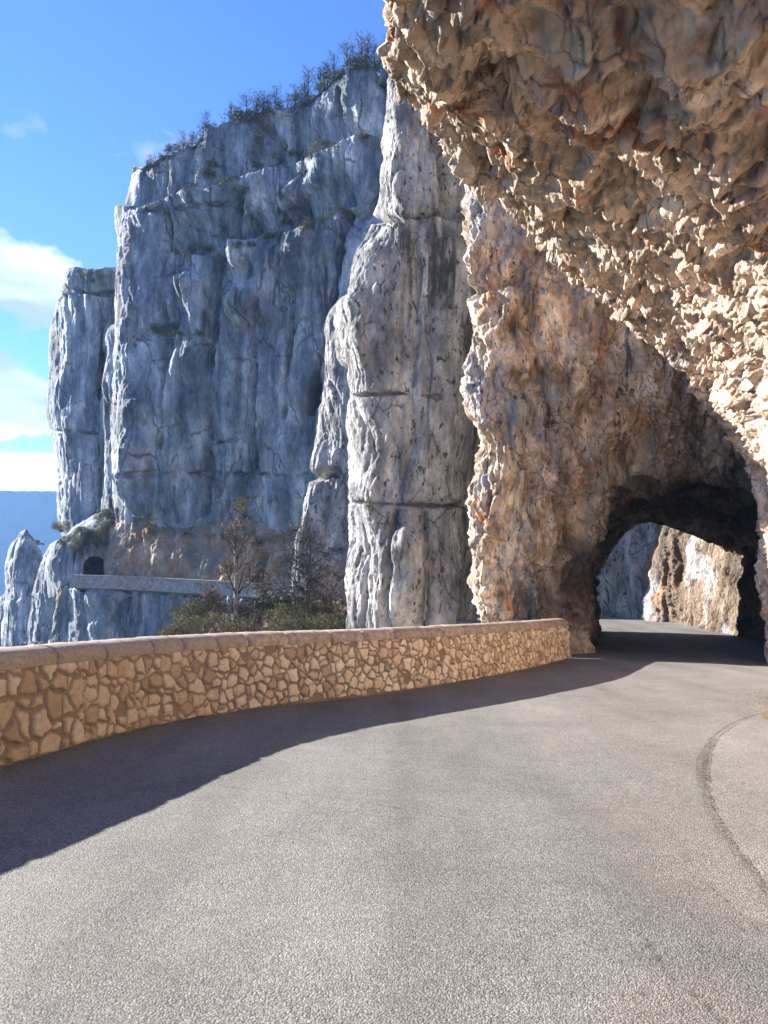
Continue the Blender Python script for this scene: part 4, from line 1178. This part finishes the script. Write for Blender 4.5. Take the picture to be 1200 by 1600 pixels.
def bush(name, seed, n=2600, leaf=0.09, mat=None, twig=True, shape=(1, 1, 0.8), holes=0.0, **props):
    r = random.Random(seed)
    root = bpy.data.objects.new(name, None); col.objects.link(root)
    for k, v in props.items(): root[k] = v
    f = MB()
    clumps = []
    for i in range(26):
        a = r.uniform(0, 6.283); z = r.uniform(0.1, 1); q = r.uniform(0.1, 1) ** 0.5 * math.sqrt(max(0.05, 1 - (z - 0.35) ** 2 / 0.6))
        clumps.append((Vector((math.cos(a) * q * shape[0], math.sin(a) * q * shape[1], z * shape[2] * 1.1)) * 0.8, r.uniform(0.14, 0.34)))
    for i in range(n):
        c, s = r.choice(clumps)
        v = Vector((r.gauss(0, 1), r.gauss(0, 1), r.gauss(0, 1))).normalized() * s * r.uniform(0.5, 1.1)
        d = (v.normalized() + Vector((r.uniform(-1, 1), r.uniform(-1, 1), r.uniform(-0.4, 1))) * 0.9).normalized()
        u = d.orthogonal().normalized()
        from mathutils import Quaternion
        u.rotate(Quaternion(d, r.uniform(0, 6.28)))
        f.leaf(c + v, d, u, leaf * r.uniform(0.6, 1.4), leaf * r.uniform(0.3, 0.7))
    s = MB()
    for c, q in clumps:
        s.tube([Vector((c.x * 0.08, c.y * 0.08, -0.15)), c * 0.5 + Vector((0, 0, 0.0)), c, c * 1.05 + Vector((r.uniform(-.2, .2), r.uniform(-.2, .2), r.uniform(0.1, 0.35)))], [0.022, 0.014, 0.008, 0.003], 3)
        for k in range(5):
            e = c + Vector((r.uniform(-.3, .3), r.uniform(-.3, .3), r.uniform(-0.05, .4)))
            s.tube([c * 0.7, c * 0.95, e], [0.008, 0.006, 0.002], 3)
    link('foliage', f.mesh('foliage'), mat, root)
    if twig: link('stem', s.mesh('stem'), M['twig'], root)
    return root

def place(o, loc, sc, rz, label=None):
    o.location = loc
    o.scale = (sc, sc, sc) if not isinstance(sc, tuple) else sc
    o.rotation_euler = (0, 0, rz)
    if label: o['label'] = label
def dup(root, loc, sc, rz, label=None, group=None):
    c = root.copy(); col.objects.link(c)
    for ch in list(root.children):
        k = ch.copy(); col.objects.link(k); k.parent = c
    place(c, loc, sc, rz, label)
    if group: c['group'] = group
    return c

# trees on the slope between the parapet and the far road
big = bare_tree('bare_tree', 7.6, 21, 0.20, M['palebark'], 3, 0.6, (4, 6), 0.5, label='tall slim bare tree with two green ivy clumps, behind the parapet', category='tree')
p = at(371, 985, 45); big.location = p
def clump(parent, c, rad, n, seed, mat, name='ivy'):
    r = random.Random(seed); f = MB()
    for i in range(n):
        v = Vector((r.gauss(0, 1), r.gauss(0, 1), r.gauss(0, 1))).normalized() * rad * r.uniform(0.3, 1.05)
        d = (v.normalized() + Vector((r.uniform(-1, 1), r.uniform(-1, 1), r.uniform(-1, 1)))).normalized(); u = d.orthogonal().normalized()
        f.leaf(Vector(c) + v, d, u, 0.11, 0.07)
    return link(name, f.mesh(name), mat, parent)
tz = lambda py: (985 - py) / F * 45
clump(big, (0.12, 0, tz(790)), 0.42, 700, 3, M['olive'])
clump(big, (-0.55, -0.1, tz(890)), 0.36, 500, 4, M['leaf'])
tw = bare_tree('bare_tree', 6.6, 35, 0.17, M['bark'], 3, 1.5, (5, 8), 0.05, label='wide-spreading dark bare tree in front of the far road wall', category='tree')
tw.location = at(478, 992, 42)
t3 = bare_tree('bare_tree', 4.4, 41, 0.07, M['twig'], 3, 0.9, (4, 7), 0.3, label='thin brown leafless sapling right of the wide-spreading tree', category='tree')
t3.location = at(520, 985, 44)
t4 = bare_tree('bare_tree', 4.0, 45, 0.06, M['twig'], 3, 0.9, (4, 7), 0.3, label='thin grey leafless sapling between the two taller bare trees', category='tree')
t4.location = at(425, 985, 46)
t5 = bare_tree('bare_tree', 3.2, 47, 0.05, M['twig'], 3, 0.9, (4, 7), 0.3, label='small leafless sapling left of the tall ivy-clad tree', category='tree')
t5.location = at(335, 985, 46)
sp = bare_tree('sapling', 2.0, 52, 0.022, M['palebark'], 2, 0.7, (3, 4), 0.6, lean=(0.1, 0), label='pale leafless sapling in the gap between pillar and tan spur', category='sapling')
sp.location = at(732, 985, 30)

B1 = bush('shrub', 1, 3200, 0.085, M['leaf'], label='', category='shrub')
B2 = bush('shrub', 2, 2600, 0.085, M['olive'], label='', category='shrub')
B3 = bush('shrub', 3, 600, 0.07, M['twig'], label='', category='shrub')
spots = [  # px, py(top), D, size, kind
    (300, 935, 46, 1.5, 1), (330, 930, 47, 1.7, 0), (365, 938, 44, 1.5, 2), (400, 932, 46, 1.6, 0), (345, 955, 41, 1.5, 1), (290, 960, 42, 1.4, 1),
    (430, 925, 45, 1.7, 0), (455, 940, 42, 1.5, 1), (490, 930, 43, 1.7, 0), (520, 925, 45, 1.7, 2), (540, 940, 42, 1.4, 2), (410, 955, 40, 1.4, 2),
    (475, 958, 39, 1.4, 0), (515, 955, 40, 1.4, 1), (375, 965, 39, 1.2, 0), (315, 968, 40, 1.2, 2), (440, 965, 38.5, 1.2, 1), (545, 962, 39, 1.3, 0), (270, 975, 42, 1.1, 1)]
names = ['dark green', 'olive', 'brown twiggy']
where = ['at the left end of the hedge', 'left of the slim tree', 'around the foot of the slim tree', 'right of the slim tree', 'low behind the parapet', 'lowest on the slope left of the hedge',
         'between the two tall trees', 'just left of the wide-spreading tree', 'under the wide-spreading tree', 'right of the wide-spreading tree', 'against the grey pillar', 'low in front of the slim tree',
         'in front of the wide-spreading tree', 'low, right of the wide-spreading tree', 'close behind the coping, below the slim tree', 'close behind the coping, left of the slim tree', 'close behind the coping, between the trees', 'at the foot of the grey pillar', 'first on the bare slope edge']
first = [None, None, None]
protos = [B1, B2, B3]
rr = random.Random(9)
for (px, py, D, s, k), w_ in zip(spots, where):
    loc = Vector(at(px, py, D)); loc.z -= s * 0.95
    lab = f'{names[k]} shrub {w_}'
    if first[k] is None:
        first[k] = protos[k]; place(protos[k], loc, s, rr.uniform(0, 6), lab); protos[k]['group'] = 'shrubs behind the parapet'
    else:
        dup(protos[k], loc, s, rr.uniform(0, 6), lab, 'shrubs behind the parapet')

# slope that carries them
def slope():
    cols = []
    for x, zt in ((-16, -14), (-13.5, -7.5), (-12, -4.6), (-10, -3.4), (-7, -2.9), (-4, -2.6), (-1, -2.6), (3, -2.8), (7, -3)):
        cols.append([(x, 32, zt - 12), (x, 36, zt - 3.5), (x, 39, zt - 1.2), (x, 43, zt), (x, 48, zt + 0.9), (x, 53, zt + 1.4), (x, 60, zt + 1.0)])
    m, n, l, b = nodes_of('scrubby_ground')
    geo = n.new('ShaderNodeNewGeometry')
    l.new(ramp(n, l, mapped_noise(n, l, geo.outputs['Position'], 1.2, 8, 0.7), [(0.35, (0.05, 0.05, 0.025)), (0.5, (0.12, 0.095, 0.06)), (0.68, (0.24, 0.20, 0.15))]), b.inputs['Base Color'])
    G = surf(cols, [16] * 8, [16] * 6)
    P = G.reshape(-1, 3).copy(); P[:, 2] += 0.5 * fbm(P * 0.5, 700, 4)
    link('hillside', raw_mesh('hillside', P, gridquads(G.shape[0], G.shape[1]), True), m, kind='structure')
slope()

# trees and bushes along the cliff top
def top_pt(px):
    xs = [200, 208, 218, 270, 332, 388, 440, 500, 560, 620, 700]
    ys = [258, 262, 246, 226, 196, 176, 150, 128, 112, 100, 85]
    ds = [84, 82, 80, 77, 74, 71.5, 68, 65, 62, 59, 57]
    return np.interp(px, xs, ys), np.interp(px, xs, ds)
T1 = bare_tree('cliff_top_tree', 3.4, 61, 0.07, M['bark'], 2, 0.9, (4, 6), 0.4, label='', category='tree')
T2 = bare_tree('cliff_top_tree', 3.2, 62, 0.06, M['bark'], 2, 0.7, (4, 6), 0.6, label='', category='tree')
T3 = bare_tree('cliff_top_tree', 2.6, 63, 0.06, M['bark'], 2, 1.2, (4, 6), 0.2, label='', category='tree')
G1 = bush('cliff_top_shrub', 71, 900, 0.15, M['leaf'], False, (1, 1, 0.9), label='', category='shrub')
G2 = bush('cliff_top_shrub', 72, 500, 0.15, M['olive'], False, (1, 1, 0.9), label='', category='shrub')
rr = random.Random(77)
trees = [(x + rr.uniform(-4, 4), rr.uniform(0.55, 1.15)) for x in (255, 285, 300, 318, 362, 372, 385, 398, 410, 418, 428, 440, 450, 462, 474, 486, 492, 502, 512, 522, 532, 540, 548, 556, 565, 572, 580, 588, 596, 605, 612)]
cap = V3 = CL  # final cliff grid, for standing things on it
flatCL = CL.reshape(-1, 3)
fpx, fpy = proj(flatCL)
def ground_at(px, D):
    """height of the cliff top near a direction and distance"""
    x, D = at(px, 300, D)[:2]
    m = (np.abs(flatCL[:, 0] - x) < 0.7) & (np.abs(flatCL[:, 1] - D) < 1.0)
    if not m.any(): return None
    return flatCL[m, 2].max()
def crest(px, back):
    """a point of the cliff's real rim, or a little behind it"""
    m = np.abs(fpx - px) < 3
    Q = flatCL[m]; y = fpy[m]
    c = Q[np.argmin(y)]
    return c + np.array([0, back, -0.12])
used = set()
def words_for(px):
    if px < 330: return 'at the low left end of the cliff top'
    if px < 420: return 'on the middle shoulder of the cliff top'
    if px < 510: return 'on the rising right part of the cliff top'
    return 'in the thicket at the high right end of the cliff top'
for i, (px, s) in enumerate(trees):
    py, D = top_pt(px); D += rr.uniform(0.2, 1.6); s *= 1.0 * (0.75 + 0.25 * min(1, max(0, (px - 240) / 260)))
    z = ground_at(px, D)
    if z is None: z = at(px, py, D)[2]
    loc = tuple(crest(px, rr.uniform(0.0, 0.5)))
    k = i % 3
    lab = ('spindly bare tree ', 'upright bare tree ', 'low crooked bare tree ')[k] + words_for(px)
    gp = 'bare trees along the cliff top ' + words_for(px)
    src = (T1, T2, T3)[k]
    if k not in used: used.add(k); place(src, loc, s, rr.uniform(0, 6), lab); src['group'] = gp
    else: dup(src, loc, s, rr.uniform(0, 6), lab, gp)
ub = set()
for i, px in enumerate([232, 240, 250, 262, 272, 281, 290, 299, 308, 318, 325, 362, 370, 380, 392, 402, 412, 425, 436, 450, 468, 480, 500, 508, 516, 525, 534, 542, 552, 560, 568, 577, 586, 594, 602, 610, 617]):
    py, D = top_pt(px); D += rr.uniform(0.1, 1.2)
    z = ground_at(px, D)
    if z is None: z = at(px, py, D)[2]
    s = rr.uniform(0.7, 1.3) * (0.95 if px > 500 else (0.8 if px < 340 else 1.0)) * (1.2 if 360 < px < 372 else 1)
    k = i % 2
    lab = ('dark green bush ', 'olive bush ')[k] + words_for(px)
    gp = 'bushes ' + words_for(px)
    src = (G1, G2)[k]
    loc = tuple(crest(px, rr.uniform(-0.1, 0.3)) - np.array([0, 0, 0.15]))
    if k not in ub: ub.add(k); place(src, loc, s, rr.uniform(0, 6), lab); src['group'] = gp
    else: dup(src, loc, s, rr.uniform(0, 6), lab, gp)

# bushes on the ledges of the cliff: stand on the real surface near a pixel
ALLV = []
def surf_at(V, px, py, rad=5):
    P = V.reshape(-1, 3); x, y = proj(P)
    m = (np.hypot(x - px, y - py) < rad)
    if not m.any(): return None
    Q = P[m]; return Q[np.argmin(Q[:, 1])]
ledge_spots = [(300, 392, .5), (312, 388, .4), (325, 392, .4), (285, 396, .35), (390, 378, .3), (405, 370, .35), (420, 364, .3), (470, 358, .3), (485, 352, .45), (498, 345, .35), (480, 240, .35), (497, 232, .6), (505, 228, .35), (520, 225, .35),
               (245, 520, .45), (255, 518, .35), (315, 520, .35), (292, 528, .3), (325, 270, .5), (320, 280, .6), (330, 255, .45), (408, 200, .5), (405, 225, .5), (400, 245, .6), (395, 262, .5), (415, 190, .4), (300, 290, .35), (440, 248, .4), (455, 244, .35), (345, 284, .4), (360, 280, .35), (290, 300, .3), (375, 385, .4), (432, 360, .45), (445, 352, .4), (512, 340, .4), (528, 330, .35), (338, 404, .45), (275, 392, .35), (262, 524, .5), (270, 522, .4), (470, 500, .3), (380, 300, .4), (560, 215, .3), (575, 210, .3), (240, 320, .25)]
for i, (px, py, s) in enumerate(ledge_spots):
    q = surf_at(CL, px, py)
    if q is None: continue
    k = (G1, G2)[i % 2]
    where_ = 'rooted on the ledge below the cliff rim' if py < 330 else ('rooted on the mid-height ledge of the far cliff' if py < 420 else 'clinging to the lower face of the far cliff')
    dup(k, (q[0], q[1] - 0.15, q[2] - 0.3), s * 1.8, rr.uniform(0, 6), ('dark green', 'olive')[i % 2] + ' tuft-like bush ' + where_, 'bushes ' + where_)
# scrub over the small tunnel, on the brown ledge and the rock tower
for i, (px, py, D, s, lab) in enumerate([
        (178, 800, 86, 1.9, 0), (170, 815, 85, 1.6, 0), (186, 815, 85, 1.3, 0), (160, 828, 85, 1.4, 0), (140, 832, 86, 1.4, 0), (122, 835, 87, 1.3, 0), (104, 838, 88, 1.3, 0), (96, 826, 90, 1.2, 0), (150, 842, 85, 1.1, 0), (115, 850, 86, 1.1, 0), (128, 822, 90, 1.2, 0),
        (235, 822, 79, 1.0, 1), (262, 822, 77, 1.1, 1), (290, 826, 75.5, 0.9, 1), (330, 830, 73.5, 0.9, 1), (352, 834, 72.5, 1.0, 1), (375, 836, 71.5, 0.9, 1), (400, 838, 70.5, 0.9, 1), (425, 838, 69, 0.9, 1), (515, 742, 58, 0.6, 2), (500, 738, 58.5, 0.5, 2), (528, 850, 57.5, 0.8, 2),
        (140, 424, 99, 1.0, 3), (125, 428, 100, 0.8, 3), (158, 430, 99, 1.0, 3), (150, 442, 97, 0.9, 3), (165, 446, 97, 0.9, 3), (15, 985, 105, 1.2, 4), (25, 975, 105, 0.9, 4), (575, 782, 37.5, 0.38, 5), (590, 786, 37.2, 0.3, 5), (562, 778, 38, 0.3, 5)]):
    wh = ('in the scrub above the small far tunnel', 'on the brown ledge under the far cliff', 'on the leaning rock buttress', 'on top of the rock tower', 'at the foot of the pointed pinnacle', 'on the horizontal crack of the grey pillar')[lab]
    k = (B1, B2)[i % 2] if lab == 0 else (G2, G1)[i % 2]
    gsurf = (HL, LG, BT, TW, None, PL)[lab]
    q = surf_at(gsurf, px, py + 4, 6) if gsurf is not None else None
    loc = at(px, py + 3, D) if q is None else (q[0], q[1] + 0.1, q[2] - 0.35 * s)
    dup(k, loc, s * (0.95 if lab == 0 else 0.9), rr.uniform(0, 6), ('dark green', 'olive')[(i if lab == 0 else i + 1) % 2] + ' bush ' + wh, 'bushes ' + wh)

# ------------------------------------------------------------------ small things by the road
def tuft(name, n, h, mat, seed):
    r = random.Random(seed); f = MB()
    for i in range(n):
        a = r.uniform(0, 6.28); q = r.uniform(0, 0.16)
        b = Vector((math.cos(a) * q, math.sin(a) * q, -0.02)); d = Vector((math.cos(a) * r.uniform(0.1, 0.9), math.sin(a) * r.uniform(0.1, 0.9), 1)).normalized()
        m_ = b + d * h * r.uniform(0.4, 0.7); e = m_ + (d + Vector((math.cos(a) * 0.7, math.sin(a) * 0.7, -0.5))) * h * 0.35
        u = d.orthogonal().normalized() * 0.004
        k = len(f.v)
        f.v += [tuple(b - u), tuple(b + u), tuple(m_ + u), tuple(m_ - u), tuple(e)]
        f.f += [(k, k + 1, k + 2, k + 3), (k + 3, k + 2, k + 4)]
    return f.mesh(name)
x, y = on_road(1196, 1121)
link('grass_tuft', tuft('grass_tuft', 220, 0.15, M['dry'], 5), M['dry'], label='dry yellow grass tuft at the foot of the right rock wall', category='grass tuft').location = (x + 0.08, y, zroad(y))

def gravel(name, seed, n, pick, size, mat):
    r = random.Random(seed); vs = []; fs = []
    ico = [(0, 0, 1), (0.9, 0, 0.2), (0.3, 0.85, 0.1), (-0.7, 0.5, 0.2), (-0.7, -0.5, 0.1), (0.3, -0.85, 0.2), (0, 0, -0.6)]
    fc = [(0, 1, 2), (0, 2, 3), (0, 3, 4), (0, 4, 5), (0, 5, 1), (6, 2, 1), (6, 3, 2), (6, 4, 3), (6, 5, 4), (6, 1, 5)]
    for i in range(n):
        x, y = pick(r); s = size * r.uniform(0.3, 1.0) ** 1.5 * r.choice((0.6, 0.8, 1, 1.3)); a = r.uniform(0, 6.28); k = len(vs)
        for v in ico:
            q = Vector((v[0] * r.uniform(0.7, 1.3), v[1] * r.uniform(0.7, 1.3), v[2] * 0.6)); q.rotate(Euler((r.uniform(-.4, .4), r.uniform(-.4, .4), a)))
            vs.append((x + q.x * s, y + q.y * s, zroad(y) + 0.02 + q.z * s + 0.2 * s))
        fs += [tuple(k + j for j in t) for t in fc]
    me = bpy.data.meshes.new(name); me.from_pydata(vs, [], fs); me.update()
    link(name, me, mat, kind='stuff')
Qp, Tp, Sp = path(PW, 0.05)
def by_wall(r):
    i = r.randrange(len(Qp)); o_ = abs(r.gauss(0, 0.16)) + 0.03
    return Qp[i, 0] + Tp[i, 1] * o_, Qp[i, 1] - Tp[i, 0] * o_
gm, n_, l_, b_ = nodes_of('limestone_grit')
oi = n_.new('ShaderNodeNewGeometry')
l_.new(ramp(n_, l_, mapped_noise(n_, l_, oi.outputs['Position'], 20, 2), [(0.3, (0.12, 0.09, 0.065)), (0.7, (0.30, 0.245, 0.19))]), b_.inputs['Base Color'])
gravel('gravel', 3, 2600, by_wall, 0.015, gm)
def by_rock(r):
    y = r.uniform(6.0, 14.5); x = np.interp(y, [p[1] for p in RB], [p[0] for p in RB])
    return x - abs(r.gauss(0, 0.35)) , y
gravel('gravel', 4, 2600, by_rock, 0.013, gm)

# small grey roof edge in the gap beside the spur
def gap_roof():
    root = bpy.data.objects.new('gallery_roof', None); col.objects.link(root)
    a = Vector(at(760, 976, 29)); root.location = a
    root['label'] = 'small blue-grey flat roof in the dark gap between grey pillar and tan spur'; root['category'] = 'roof'
    m, n, l, b = nodes_of('grey_slab'); geo = n.new('ShaderNodeNewGeometry')
    l.new(ramp(n, l, mapped_noise(n, l, geo.outputs['Position'], 3, 5), [(0.35, (0.12, 0.135, 0.155)), (0.65, (0.20, 0.215, 0.235))]), b.inputs['Base Color'])
    def bxm(name, c, s, rot=0.0):
        vs = []
        for i in (-1, 1):
            for j in (-1, 1):
                for k in (-1, 1):
                    q = Vector((i * s[0] / 2, j * s[1] / 2, k * s[2] / 2)); q.rotate(Euler((0, rot, 0))); vs.append(tuple(Vector(c) + q))
        f = [(0, 1, 3, 2), (4, 6, 7, 5), (0, 4, 5, 1), (2, 3, 7, 6), (0, 2, 6, 4), (1, 5, 7, 3)]
        me = bpy.data.meshes.new(name); me.from_pydata(vs, [], f); me.update(); return me
    link('slab', bxm('slab', (0, 0, 0), (1.9, 3.0, 0.10), 0.06), m, root)
    link('base_wall', bxm('base_wall', (0.05, 0.1, -0.95), (1.6, 2.6, 1.72)), m, root)
gap_roof()

# ------------------------------------------------------------------ air
def haze():
    bpyv = [(-3900, -1600, -160), (3100, 5300, 215)]
    (x0, y0, z0), (x1, y1, z1) = bpyv
    vs = [(x, y, z) for x in (x0, x1) for y in (y0, y1) for z in (z0, z1)]
    f = [(0, 1, 3, 2), (4, 6, 7, 5), (0, 4, 5, 1), (2, 3, 7, 6), (0, 2, 6, 4), (1, 5, 7, 3)]
    me = bpy.data.meshes.new('haze'); me.from_pydata(vs, [], f); me.update()
    m = bpy.data.materials.new('haze'); m.use_nodes = True
    n, l = m.node_tree.nodes, m.node_tree.links
    n.clear()
    o = n.new('ShaderNodeOutputMaterial'); v = n.new('ShaderNodeVolumePrincipled')
    v.inputs['Color'].default_value = (0.26, 0.52, 1.0, 1); v.inputs['Density'].default_value = HAZE; v.inputs['Anisotropy'].default_value = 0.2
    l.new(v.outputs[0], o.inputs['Volume'])
    link('haze', me, m, kind='stuff')
HAZE = 0.00019
haze()
